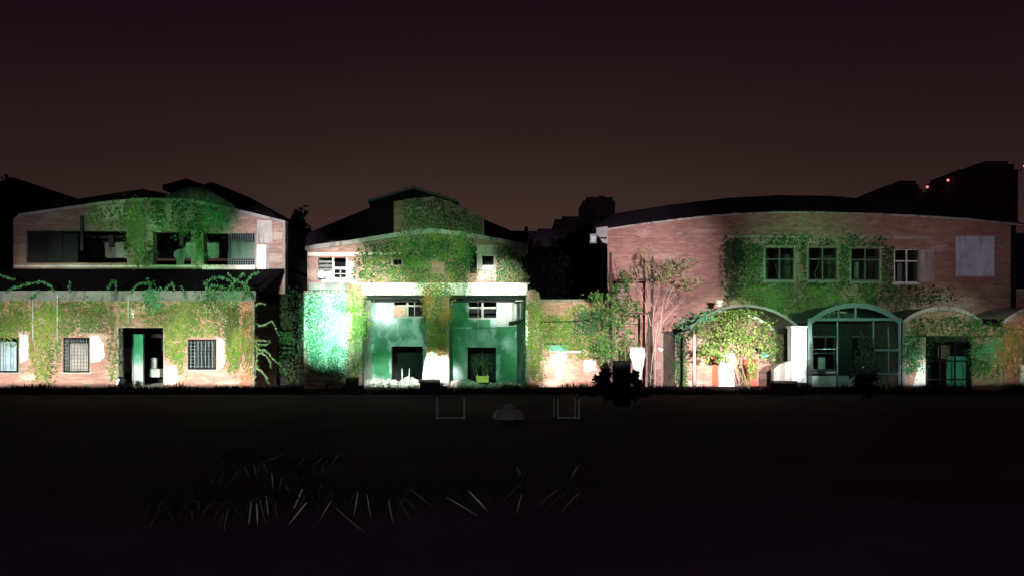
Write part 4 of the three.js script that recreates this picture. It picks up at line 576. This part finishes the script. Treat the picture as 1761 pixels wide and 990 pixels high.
{
  const v = vault('vaulted porch with brick tympanum and a dark glass shopfront', 1622, 69, 553, 527, { rimMat: M.oldPlaster, vaultMat: M.rim });
  const P = []; for (let i = 0; i <= 20; i++) { const a = lerp(-v.A, v.A, i / 20); P.push([v.cx + (v.R - 0.102) * Math.sin(a), v.cy + (v.R - 0.102) * Math.cos(a)]); }
  const yb = Y(577, ZP), z = ZP - 0.03;
  brickWall('tympanum', [[X(1553.5, z), yb], ...P.filter((p) => p[1] > yb + 0.05), [X(1722, z), v.y0 - 0.2], [X(1722, z), yb]], [], z, 0.22, v.b, 95, { tint: [1.15, 1.1, 0.9] });
  part('lintel', [box(X(1556, z), yb - 0.05, z - 0.2, X(1722, z), yb - 0.002, z + 0.1)], M.darkConcrete, v.b);
  brickWall('front_wall', [[X(1553, z), 0], [X(1593, z), 0], [X(1593, z), yb - 0.052], [X(1553, z), yb - 0.052]], [], z, 0.22, v.b, 96, { tint: [1.4, 1.3, 1.2], pale: 0.4 });
  brickWall('front_wall', [[X(1673, z), 0], [X(1726, z), 0], [X(1726, z), yb - 0.052], [X(1673, z), yb - 0.052]], [], z, 0.22, v.b, 97, { tint: [1.25, 1.1, 1] });
  part('plaster_or_light_patch', ext(poly([[1582, 627], [1592, 622], [1592, 664], [1572, 664], [1576, 645]], z + 0.05), [], z + 0.05, 0.06), M.whitePaint, v.b);
  part('corner_post', bx(1553, 553, 1557, 668, z + 0.09, 0.09), M.steel, v.b);
  part('header', bx(1593.5, 581, 1672.5, 587, z - 0.06, 0.12), M.nearBlack, v.b);
  const zz = z - 0.08; part('shopfront_frame', [bx(1593.5, 587, 1596, 669, zz, 0.06), bx(1670, 587, 1672.5, 669, zz, 0.06), bx(1617, 587, 1619, 669, zz, 0.06), bx(1643, 587, 1645, 669, zz, 0.06), ...[[1596, 1617], [1619, 1643], [1645, 1670]].flatMap(([a, c]) => [bx(a, 619, c, 621, zz, 0.05), bx(a, 651, c, 653, zz, 0.05)])], M.blackSteel, v.b);
  for (const [a, c] of [[1596, 1617], [1619, 1643], [1645, 1670]]) for (const [t, d] of [[587, 619], [621, 651], [653, 668]]) part('pane', bx(a, t, c, d, zz - 0.02, 0.008), M.glass, v.b);
  part('hanging_cloth', [bx(1630, 612, 1656, 667, zz - 0.45, 0.03), bx(1657, 612, 1666, 667, zz - 0.55, 0.03)], M.curtain, v.b);
  part('inner_wall', [box(X(1590, z), 0, ZR + 0.015, X(1676, z), yb, ZR + 0.1)], M.nearBlack, v.b);
  part('valley_gutter', [box(X(1686, z), v.y0 - 0.02, ZR + 0.01, X(1738, z), v.y0 + 0.12, ZP - 0.13)], M.roof, v.b);
}
{
  const v = vault('vaulted porch cut off by the right edge of the view', 1795, 69, 553, 525, { rimMat: M.oldPlaster });
  const z = ZP - 0.03; brickWall('front_wall', [[X(1727, z), 0], [X(1860, z), 0], [X(1860, z), v.y0], ...[0.6, 0.2, -0.2, -0.6].map((k) => [v.cx + (v.R - 0.11) * Math.sin(v.A * k), v.cy + (v.R - 0.11) * Math.cos(v.A * k)]), [X(1727, z), v.y0]], [], z, 0.22, v.b, 98, { tint: [1.3, 0.95, 0.75] });
  part('white_post', [bx(1756, 627, 1763, 665, z + 0.1, 0.1)], M.whitePaint, v.b);
}
ivy('green and rust ivy over the tympanum of the shopfront porch', [[1558, 560], [1590, 545], [1660, 545], [1722, 553], [1722, 580], [1690, 582], [1560, 584]], ZP + 0.02, { pal: ['fresh', 'olive', 'deep', 'deep'], seed: 57, density: 340, gap: 0.39, size: 0.09 });
ivy('deep green ivy left of the dark shopfront', [[1556, 580], [1593, 580], [1592, 622], [1572, 640], [1558, 630]], ZP + 0.02, { pal: ['deep', 'mint'], seed: 58, density: 400, gap: 0.33 });
ivy('green ivy right of the dark shopfront', [[1672, 580], [1722, 580], [1712, 625], [1692, 640], [1675, 650]], ZP + 0.02, { pal: ['mint', 'deep', 'fresh'], seed: 59, density: 400, gap: 0.36 });
ivy('rust-orange ivy at the right edge of the view', [[1712, 565], [1790, 555], [1790, 640], [1740, 640], [1722, 625]], ZP + 0.04, { pal: ['orange', 'olive', 'orange'], seed: 60, density: 360, gap: 0.43 });
{ // lamp box under the left eave
  const z = -32.6, t = thing('eave_lamp_box', 'grey box lamp hanging at the left eave of the right building', 'lamp', [X(1021, z), Y(411, z), z]);
  part('housing', [bx(1015, 404, 1026, 418, z, 0.25), bx(1014, 402.5, 1027, 404, z + 0.02, 0.29)], M.steel, t); part('bracket', [bx(1026, 408, 1044, 410, z - 0.1, 0.05)], M.blackSteel, t); part('lens', bx(1016.5, 406, 1024.5, 416, z + 0.012, 0.01), M.frosted, t);
}
// ---------------------------------------------------------------- young tree and things before the right building
{
  const z = -30.8, R = rng(301), t = thing('young_tree', 'slender multi-stemmed tree with pale bark before the pinkish brick wall', 'tree', [X(1128, z), 0, z]), tr = [], tips = [];
  const S = [[[1127, 668], [1128, 620], [1131, 570], [1145, 530], [1165, 505], [1180, 490]], [[1131, 590], [1136, 560], [1140, 525], [1148, 495], [1152, 470]], [[1128, 625], [1122, 570], [1123, 530], [1130, 500], [1128, 470]], [[1145, 530], [1152, 508], [1166, 480], [1172, 450]], [[1120, 560], [1112, 530], [1103, 505], [1098, 480]], [[1124, 600], [1118, 650], [1116, 668]], [[1136, 560], [1148, 545], [1162, 530], [1185, 510]], [[1123, 530], [1113, 500], [1112, 470], [1110, 440]], [[1103, 505], [1092, 490], [1085, 470]]];
  S.forEach((s, i) => { const pts = s.map(([a, c], k) => [X(a, z), Y(c, z), z + (i % 3 - 1) * 0.12 * k]); tr.push(tube(pts, i ? 0.016 : 0.03, 0.006, 6, 18)); tips.push(pts.at(-1), pts.at(-2)); });
  for (let k = 0; k < 46; k++) { const p = tips[Math.floor(R() * tips.length)], q = [p[0] + (R() - 0.5) * 0.9, p[1] + (R() - 0.2) * 0.7, p[2] + (R() - 0.5) * 0.7]; tr.push(tube([p, [(p[0] + q[0]) / 2, (p[1] + q[1]) / 2 + 0.06, (p[2] + q[2]) / 2], q], 0.011, 0.005, 4)); }
  part('trunk', tr, M.bark, t); const u = -z / F;
  crown([[X(1165, z), Y(475, z), z, 32 * u, 24 * u, 0.5, 1.3], [X(1140, z), Y(470, z), z + 0.1, 20 * u, 22 * u, 0.4, 0.7], [X(1112, z), Y(450, z), z, 9 * u, 22 * u, 0.25, 0.6], [X(1082, z), Y(475, z), z, 16 * u, 16 * u, 0.25, 0.35], [X(1186, z), Y(485, z), z, 16 * u, 14 * u, 0.3, 0.5], [X(1175, z), Y(452, z), z, 18 * u, 12 * u, 0.3, 0.5]], t, { n: 250, size: 0.075, pal: ['pale', 'pale', 'yellow'], seed: 75, name: 'crown' });
}
{ const z = -30.2, t = thing('white_cloth', 'ragged white cloth hung on a stake beside the young tree', 'cloth', [X(1097, z), 0, z]), g = new THREE.PlaneGeometry(22 / F * 30.2, 62 / F * 30.2, 14, 26), p = g.attributes.position;
  for (let i = 0; i < p.count; i++) { const x = p.getX(i), y = p.getY(i), e = fbm(x * 6, y * 3, 401, 3); const taper = 0.55 + 0.55 * sstep(-0.7, 0.5, y) * (0.7 + 0.6 * vnoise(y * 5, 3, 5)); p.setXYZ(i, x * taper + 0.1 * (vnoise(y * 3, 1, 9) - 0.5), y, 0.14 * Math.sin(x * 22 + y * 3) * e + 0.08 * e); } g.computeVertexNormals(); g.translate(X(1097, z), Y(628, z), z);
  const back = g.clone(); back.translate(0, 0, -0.012); part('cloth', [g, back], M.whitePaint, t); part('stake', bx(1096, 596, 1098.5, 668, z - 0.1, 0.05), M.wood, t); }
{ const z = -30.5, t = thing('paper_tag', 'small pink triangular tag pinned beside the thin tree stem', 'tag', [X(1137, z), Y(600, z), z]); part('tag', ext(poly([[1131, 597], [1142, 600], [1137, 604]], z), [], z, 0.01), M.plaster, t); part('string', bar([X(1136, z), Y(598, z), z], [X(1130, z), Y(590, z), z - 0.1], 0.008), M.wood, t); }
function darkBush(label, pc, z, blobs, seed) { const u = -z / F, t = thing('dark_shrub', label, 'shrub', [X(pc, z), 0, z]); crown(blobs.map(([a, c, r, q, k]) => [X(a, z), Y(c, z), z, r * u, q * u, r * u * 0.7, k]), t, { n: 520, size: 0.07, pal: ['black'], seed, mat: M.leafDark }); const R = rng(seed); part('stem', blobs.slice(0, 2).flatMap(([a, c]) => [0, 1, 2].map(() => tube([[X(pc, z), 0, z], [X(lerp(pc, a, 0.5) + R() * 4, z), Y(c, z) * 0.5, z], [X(a + (R() - 0.5) * 12, z), Y(c, z), z]], 0.016, 0.006, 4))), M.darkBark, t); return t; }
darkBush('round black shrub left of the black cabinet', 1040, -23, [[1042, 640, 9, 14, 1.1], [1036, 656, 12, 14, 1.1], [1046, 668, 13, 16, 1.2], [1020, 672, 14, 8, 0.8], [1008, 676, 10, 6, 0.5]], 501);
darkBush('low black shrub right of the black cabinet', 1092, -23, [[1091, 648, 6, 11, 0.9], [1096, 662, 8, 11, 1.1], [1092, 676, 9, 10, 1.0], [1112, 676, 12, 6, 0.5]], 502);
darkBush('tall dark plant standing before the glazed porch', 1484, -25, [[1482, 606, 15, 26, 1.2], [1492, 650, 18, 30, 1.3], [1474, 640, 12, 28, 0.9], [1502, 625, 10, 30, 0.8]], 503);
{ const z = -22.4, t = thing('metal_cabinet', 'black square cabinet between two dark shrubs', 'cabinet', [X(1071, z), 0, z]); const a = X(1057, z), c = X(1085, z), y = Y(620, z);
  part('body', box(a, 0.08, z - 0.35, c, y - 0.03, z), M.black, t); part('top', box(a - 0.02, y - 0.028, z - 0.37, c + 0.02, y, z + 0.02), M.black, t); part('door', box(a + 0.02, 0.14, z + 0.002, c - 0.02, y - 0.06, z + 0.016), M.black, t); part('handle', box(c - 0.06, 0.7, z + 0.018, c - 0.04, 0.84, z + 0.04), M.blackSteel, t); part('plinth', box(a + 0.02, 0, z - 0.33, c - 0.02, 0.078, z - 0.02), M.black, t); }
// dark plinth blocks and weeds at the foot of the facades
function block(label, a, t0, c, z, steps) { const t = thing('concrete_block', label, 'block', [X((a + c) / 2, z), 0, z]); const y = Y(t0, z); part('block', box(X(a, z), 0, z - 0.45, X(c, z), y, z), M.darkConcrete, t); part('cap', box(X(a, z) - 0.015, y + 0.001, z - 0.465, X(c, z) + 0.015, y + 0.03, z + 0.015), M.darkConcrete, t); if (steps) part('step', box(X(c, z) + 0.016, 0, z - 0.4, X(c + steps, z), y * 0.55, z - 0.02), M.darkConcrete, t); return t; }
block('dark block before the left pier of the open bays', 594, 651, 612, -28, 10);
block('dark stepped block before the central pillar', 722, 653.5, 755, -28, 12);
block('dark block at the foot of the white porch pier', 1331, 656.5, 1372, -28);
{
  const t = thing('weeds', 'black fringe of weeds along the foot of the lit facades', 'weeds', [0, 0, -29.4]); t.userData.kind = 'stuff';
  const R = rng(601), list = [], blade = new THREE.BufferGeometry(); blade.setAttribute('position', new THREE.Float32BufferAttribute([-0.03, 0, 0, 0.03, 0, 0, 0.018, 0.55, 0.05, -0.03, 0, 0, 0.018, 0.55, 0.05, -0.012, 0.55, 0.05, -0.012, 0.55, 0.05, 0.018, 0.55, 0.05, 0.03, 1, 0.18], 3)); blade.computeVertexNormals();
  const N = 15000, im = new THREE.InstancedMesh(blade, M.leafDark, N), d = new THREE.Object3D(), c = new THREE.Color();
  for (let i = 0; i < N; i++) { const x = lerp(-22, 23, R()), z = lerp(-29.9, -27.6, R()), n = fbm(x * 0.9, z, 607, 4), h = (0.05 + 0.36 * sstep(0.35, 0.8, n)) * lerp(0.5, 1.15, R()); d.position.set(x, -0.01, z + 29.4); d.rotation.set((R() - 0.5) * 0.7, R() * 6.3, (R() - 0.5) * 0.7); d.scale.set(1, h, h); d.updateMatrix(); im.setMatrixAt(i, d.matrix); im.setColorAt(i, c.setRGB(0.012 + 0.008 * R(), 0.016 + 0.01 * R(), 0.01)); }
  im.name = 'blade'; im.userData.kind = 'stuff'; t.add(im);
}
// ---------------------------------------------------------------- foreground
const ZF = -18.8;
function uframe(label, posts, barPy, w) { const t = thing('steel_frame', label, 'frame', [X((posts[0][0] + posts.at(-1)[0]) / 2, ZF), 0, ZF]); for (const [p, t0, d, dz] of posts) part('post', bx(p - w, t0, p + w, d, ZF + (dz ?? 0), 0.035), M.palePaint, t); const lo = posts.filter((p) => !p[3]); part('foot_bar', bx(lo[0][0] + w, barPy - 1, lo.at(-1)[0] - w, barPy + 1, ZF - 0.004, 0.03), M.palePaint, t); return t; }
M.palePaint = std({ color: rgb(0.27, 0.265, 0.31), roughness: 0.5 });
uframe('pale U-shaped steel frame left of the gravel heap', [[751.5, 684, 719.6], [798, 684, 719.6]], 718, 1.7);
uframe('pale double-post steel frame right of the gravel heap', [[959.5, 686, 719.6], [996, 686, 719.6], [953, 684, 717, -0.25], [989, 684, 717, -0.25]], 718, 1.1);
heap('small pale gravel heap between two steel frames', X(874, ZF), ZF, 0.76, 0.6, 0.36, 60, 65, M.palePaint, 0.07, 'gravel_heap');
{ // long-bladed clumps on the lawn: each blade is its own leaf
  const mat = std({ color: rgb(0.36, 0.39, 0.35), roughness: 0.6 }), dim = matt({ color: rgb(0.016, 0.018, 0.014) }), R = rng(701);
  const bladeGeo = (() => { const n = 6, a = [], P = []; for (let i = 0; i <= n; i++) { const s = i / n, w = 0.016 * Math.sin(Math.PI * Math.min(1, 0.12 + s * 0.86)) + 0.002, y = s, z = -0.16 * s * s; P.push([[-w, y, z + 0.006], [0, y, z], [w, y, z + 0.006]]); } for (let i = 0; i < n; i++) for (let k = 0; k < 2; k++) { const [p, q, r, s] = [P[i][k], P[i][k + 1], P[i + 1][k + 1], P[i + 1][k]]; a.push(...p, ...q, ...r, ...p, ...r, ...s); } const g = new THREE.BufferGeometry(); g.setAttribute('position', new THREE.Float32BufferAttribute(a, 3)); g.computeVertexNormals(); return g; })();
  const C = [
    ['farthest clump, thin blades slanting left', [389, 791, 360, 806], [385, 814, 372, 828], [415, 805, 392, 822], [435, 797, 441, 819], [421, 802, 426, 816], [375, 816, 352, 835], [410, 817, 380, 832]],
    ['lone clump with one blade lying flat at the back', [450, 792.5, 484, 790], [447, 795, 440, 806], [452, 796, 458, 806]],
    ['dense tuft of short blades in the middle distance', [485, 820, 477, 840], [467, 812, 469, 840], [490, 835, 497, 841], [527, 816, 506, 838], [512, 817, 509, 826], [504, 814, 499, 821], [498, 812, 492, 822]],
    ['low tuft of crossed short blades at the back', [510, 800, 520, 797], [535, 802, 550, 797], [549, 806, 560, 801], [571, 796, 579, 790], [556, 800, 552, 808], [540, 800, 536, 809]],
    ['clump of long blades slanting down to the left', [520, 840, 504, 876], [527, 850, 512, 867], [527, 864, 494, 902], [572, 845, 555, 860], [570, 860, 546, 897], [552, 831, 547, 836]],
    ['fullest clump, blades fanned toward the viewer', [381, 866, 361, 897], [390, 875, 372, 900], [392, 877, 382, 907], [410, 867, 394, 910], [431, 862, 429, 902], [441, 865, 442, 902], [446, 857, 454, 900], [457, 852, 461, 885], [472, 857, 474, 896], [362, 865, 340, 890], [360, 867, 330, 895]],
    ['faint flattened clump farthest left', [277, 864, 266, 874], [260, 867, 242, 885], [272, 885, 250, 902], [340, 861, 338, 868], [330, 879, 326, 885]],
    ['open clump with a single blade stretched far to the right', [615, 841, 600, 857], [615, 845, 609, 887], [631, 850, 636, 891], [575, 870, 622, 917]],
    ['clump of spread blades, one bright and upright', [668, 858, 673, 899], [685, 859, 707, 890], [693, 855, 724, 879], [707, 842, 747, 871]],
    ['pair of bright blades leaning right', [806, 844, 840, 879], [834, 841, 852, 872], [767, 855, 826, 886]],
    ['sparse clump with blades at odd angles', [887, 801, 903, 824], [897, 831, 863, 858], [898, 849, 887, 879]],
    ['rightmost clump, blades low to the left', [996, 799, 980, 820], [963, 840, 922, 866], [997, 847, 962, 879], [979, 847, 940, 864]],
  ];
  C.forEach(([label, ...bl]) => {
    const at = (p, q, y) => { const z = -(EYE - y) * F / (q - HZ); return new THREE.Vector3(X(p, z), y, z); };
    const mx = bl.reduce((a, q) => a + q[0], 0) / bl.length, my = bl.reduce((a, q) => a + q[1], 0) / bl.length, c = at(mx, my - 4, 0.2), o = [c.x, 0, c.z], t = thing('spiky_plant', label, 'plant', o);
    for (let k = 0; k < 16; k++) {                          // shorter dull blades round the crown of the clump
      const [a, b] = bl[Math.floor(R() * bl.length)], p = at(a + (R() - 0.5) * 10, b, 0.05 + 0.1 * R()), w = R() * 6.283, m = new THREE.Mesh(bladeGeo, dim);
      m.name = 'leaf'; m.quaternion.setFromUnitVectors(new THREE.Vector3(0, 1, 0), new THREE.Vector3(Math.cos(w), 0.4 + R(), Math.sin(w)).normalize()); m.scale.set(0.5 + 0.4 * R(), 0.14 + 0.2 * R(), 0.3); m.position.set(p.x - o[0], p.y, p.z - o[2]); t.add(m);
    }
    for (const [a, b, e, f] of bl) {
      const up = f < b, p = at(a, b, up ? 0.1 : 0.27), q = at(e, f, up ? 0.3 : 0.05), d = q.clone().sub(p), L = d.length(), m = new THREE.Mesh(bladeGeo, mat);
      m.name = 'leaf'; m.quaternion.setFromUnitVectors(new THREE.Vector3(0, 1, 0), d.divideScalar(L)); m.scale.set(0.3 + 0.35 * R(), L, L * 0.5); m.position.set(p.x - o[0], p.y, p.z - o[2]); t.add(m);
      part('stem', tube([[o[0] + (R() - 0.5) * 0.05, 0, o[2] - 0.05], [(o[0] + p.x) / 2, p.y * 0.8, (o[2] + p.z) / 2 - 0.05], [p.x, p.y, p.z]], 0.008, 0.006, 4), M.darkBark, t);
    }
  });
}
// ---------------------------------------------------------------- trees and buildings behind
function tree(name, label, pc, z, blobs, seed, o = {}) {
  const u = -z / F, t = thing(name, label, 'tree', [X(pc, z), 0, z]), b0 = blobs[0], cx = X(pc, z), tr = [tube([[cx, 0, z], [cx + 0.1, Y(b0[1], z) * 0.45, z], [X(b0[0], z), Y(b0[1], z), z]], 0.28, 0.1, 8)];
  for (const [a, c] of blobs.slice(1)) tr.push(tube([[cx + 0.08, Y(b0[1], z) * 0.5, z], [X((pc + a) / 2, z), Y(c, z) * 0.8, z], [X(a, z), Y(c, z), z]], 0.12, 0.04, 6));
  part('trunk', tr, M.darkBark, t); crown(blobs.map(([a, c, r, q, k]) => [X(a, z), Y(c, z), z, r * u, q * u, r * u * 0.8, k]), t, { n: o.n ?? 700, size: o.size ?? 0.3, pal: o.pal ?? ['black'], seed, mat: M.leafDark, name: 'crown' });
}
tree('dark_tree', 'dark tree rising in the gap behind the left building', 508, -42, [[508, 455, 26, 60, 2], [520, 410, 16, 40, 1.2], [495, 500, 20, 40, 1.2], [512, 388, 8, 20, 0.5]], 801, { n: 500 });
tree('dark_tree', 'broad black tree behind the low annex beside the middle building', 960, -46, [[975, 470, 50, 50, 3], [930, 500, 30, 40, 2], [1015, 450, 28, 60, 2], [1000, 430, 30, 30, 1.5]], 802);
tree('dark_tree', 'black tree against the side wall of the right building', 1030, -50, [[1022, 440, 24, 60, 2], [1000, 490, 34, 40, 2], [1035, 410, 14, 24, 1]], 803);
tree('dark_tree', 'black treetop beyond the far left gable', -10, -60, [[-20, 340, 36, 40, 2], [-60, 360, 40, 40, 2]], 804);
{ const z = -44, b = thing('gabled_shed', 'black gabled roof beyond the far left of the scene', 'building', [X(20, z), 0, z]);
  part('wall', ext(poly([[-120, 645], [-120, 345], [15, 311], [110, 345], [110, 645]], z), [], z, 10), M.nearBlack, b); part('roof', ext(poly([[-130, 349], [-130, 342], [15, 307.5], [40, 313], [112, 345], [112, 350], [40, 319], [15, 313]], z + 0.3), [], z + 0.3, 10.6), M.roof, b); part('ridge_cap', bx(8, 305, 22, 309, z + 0.35, 10.6), M.roof, b); }
const farMat = std({ map: mottled([0.18, 0.15, 0.22], 0.8, 1.15, 55) }), lit = std({ color: rgb(0.3, 0.25, 0.12), emissive: rgb(0.35, 0.28, 0.13), emissiveIntensity: 1 });
const farGlass = std({ color: rgb(0.14, 0.12, 0.175), roughness: 0.9 });
const red = std({ color: rgb(0.5, 0.1, 0.1), emissive: rgb(1, 0.16, 0.17), emissiveIntensity: 2.2 });
function tower(label, z, slabs, lamps = [], o = {}) {
  const cx = (slabs[0][0] + slabs[0][1]) / 2, b = thing('far_tower', label, 'building', [X(cx, z), 0, z]);
  slabs.forEach(([a, c, t], i) => {
    const w = part('wall', bx(a, t, c, HZ + 2, z + i * 0.6, 12 + i), farMat, b);
    part('parapet', [bx(a - 0.6, t - 0.8, c + 0.6, t, z + i * 0.6 + 0.3, 12.4 + i)], M.farRoof, w);
    const g = []; for (let y = t + 7; y < 470; y += 3.0 * F / -z) for (let x = a + 2.5; x < c - 4; x += 5.5) g.push(bx(x, y, x + 2.6, y + 1.5 * F / -z, z + i * 0.6 + 0.1, 0.14)); if (g.length) part('window', g, farGlass, w, 'stuff');
  });
  for (const [p, q] of o.huts ?? []) part('rooftop_hut', bx(p, q, p + 10, q + 6, z + 0.2, 5), farMat, b);
  for (const [p, q] of lamps) {
    const s = new THREE.SphereGeometry(0.3, 14, 10); s.translate(X(p, z), Y(q, z), z + 1.4); const l = part('warning_lamp', s, red, b); part('mast', bx(p - 0.25, q + 2, p + 0.25, q + 8, z + 1.4, 0.2), M.blackSteel, l);
    const pt = new THREE.PointLight(rgb(1, 0.1, 0.1), 6, 40, 2); pt.position.set(X(p, z), Y(q, z), z + 1.4); pt.castShadow = true; scene.add(pt);
  }
  return b;
}
tower('stepped dark tower block just left of the arched roof', -170, [[1003, 1058, 346], [1010, 1054, 340], [955, 1003, 378], [968, 1003, 373]], [], { huts: [[1030, 337]] });
tower('low dark block behind the middle building with one lit window', -150, [[905, 958, 398], [925, 956, 394]], []);
{ const b = scene.getObjectByName('far_tower_001'); part('lit_window', bx(932.6, 447.5, 935, 450.5, -148.9, 0.2), lit, b); }
tower('stepped dark tower block with a red roof lamp, right of the arch', -200, [[1510, 1588, 326], [1530, 1582, 318], [1548, 1576, 312], [1588, 1592, 352]], [[1590.5, 323.5]]);
tower('large dark tower block with red roof lamps at the right edge', -200, [[1629, 1752, 318], [1640, 1752, 301], [1652, 1752, 292], [1680, 1745, 283], [1695, 1735, 278]], [[1626, 312], [1757, 288]]);

// ---------------------------------------------------------------- lighting stands behind the camera
for (const [k, st] of STANDS.entries()) {
  const n = st.lamps.length, span = n * 0.34, t = thing('lighting_stand', ['black tripod stand with a row of floodlights behind the viewer, facing the left building', 'black tripod stand of floodlights behind the viewer, facing the middle building', 'black tripod stand of floodlights behind the viewer, facing the right building'][k], 'stage light', [st.x, 0, st.z]);
  part('mast', box(st.x - 0.04, 0.7, st.z + 0.36, st.x + 0.04, st.y - 0.2, st.z + 0.44), M.blackSteel, t);
  for (let i = 0; i < 3; i++) part('leg', bar([st.x, 0.9, st.z + 0.4], [st.x + Math.cos(i * 2.1) * 0.9, 0, st.z + 0.4 + Math.sin(i * 2.1) * 0.9], 0.04), M.blackSteel, t);
  part('crossbar', box(st.x - span / 2, st.y - 0.199, st.z + 0.36, st.x + span / 2, st.y - 0.14, st.z + 0.42), M.blackSteel, t);
  // added unseen board: a long black plate that keeps the light off the lawn
  const zf = st.z - 2.5, yf = lerp(st.y, 0.16, 2.5 / (st.z + 31));
  part('added_light_stop', [box(st.x - 3.2, yf - 0.9, zf - 0.01, st.x + 3.2, yf, zf + 0.01), bar([st.x - 1, st.y - 0.17, st.z + 0.36], [st.x - 1, yf - 0.3, zf + 0.012], 0.03), bar([st.x + 1, st.y - 0.17, st.z + 0.36], [st.x + 1, yf - 0.3, zf + 0.012], 0.03)], M.blackSteel, t);
  st.lamps.forEach(([px, py, depth, rad, soft, col, lux], i) => {
    const lx = st.x + (i - (n - 1) / 2) * 0.34, target = [X(px, -depth), Y(py, -depth), -depth], d = Math.hypot(target[0] - lx, target[1] - st.y, target[2] - st.z);
    const h = part('lamp_housing', box(lx - 0.13, st.y - 0.13, st.z + 0.08, lx + 0.13, st.y + 0.13, st.z + 0.34), M.blackSteel, t);
    part('lamp_lens', (() => { const c = new THREE.CylinderGeometry(0.1, 0.1, 0.02, 20); c.rotateX(Math.PI / 2); c.translate(lx, st.y, st.z + 0.06); return c; })(), std({ color: rgb(0.5, 0.5, 0.5), emissive: rgb(...col), emissiveIntensity: 0.6 }), h);
    const s = new THREE.SpotLight(rgb(...col), lux * d * d, 0, Math.atan(rad / d), soft, 2);
    s.position.set(lx, st.y, st.z); s.target.position.set(...target); s.shadow.radius = 0.5; s.castShadow = true; s.shadow.mapSize.set(2048, 2048); s.name = 'floodlight_beam'; scene.add(s, s.target);
  });
  const wl = part('added_fill_lamp', [box(st.x - 0.07, 2.3, st.z - 0.18, st.x + 0.07, 2.42, st.z - 0.06), box(st.x - 0.02, 2.34, st.z - 0.059, st.x + 0.02, 2.38, st.z + 0.359)], M.blackSteel, t); part('lamp_lens', box(st.x - 0.055, 2.315, st.z - 0.192, st.x + 0.055, 2.405, st.z - 0.181), std({ color: rgb(0.6, 0.6, 0.6), emissive: rgb(1, 0.96, 1), emissiveIntensity: 0.5 }), wl);  // added lamp, only there to brighten blades and posts on the lawn
  const sp = new THREE.PointLight(rgb(1, 0.95, 1), LAWN_FILL * 60, 0, 2); sp.position.set(st.x, 2.36, st.z - 0.26); sp.castShadow = true; sp.shadow.radius = 6; scene.add(sp);
}
scene.traverse((o) => { if (o.isMesh) o.castShadow = o.receiveShadow = true; });
renderer.render(scene, camera);
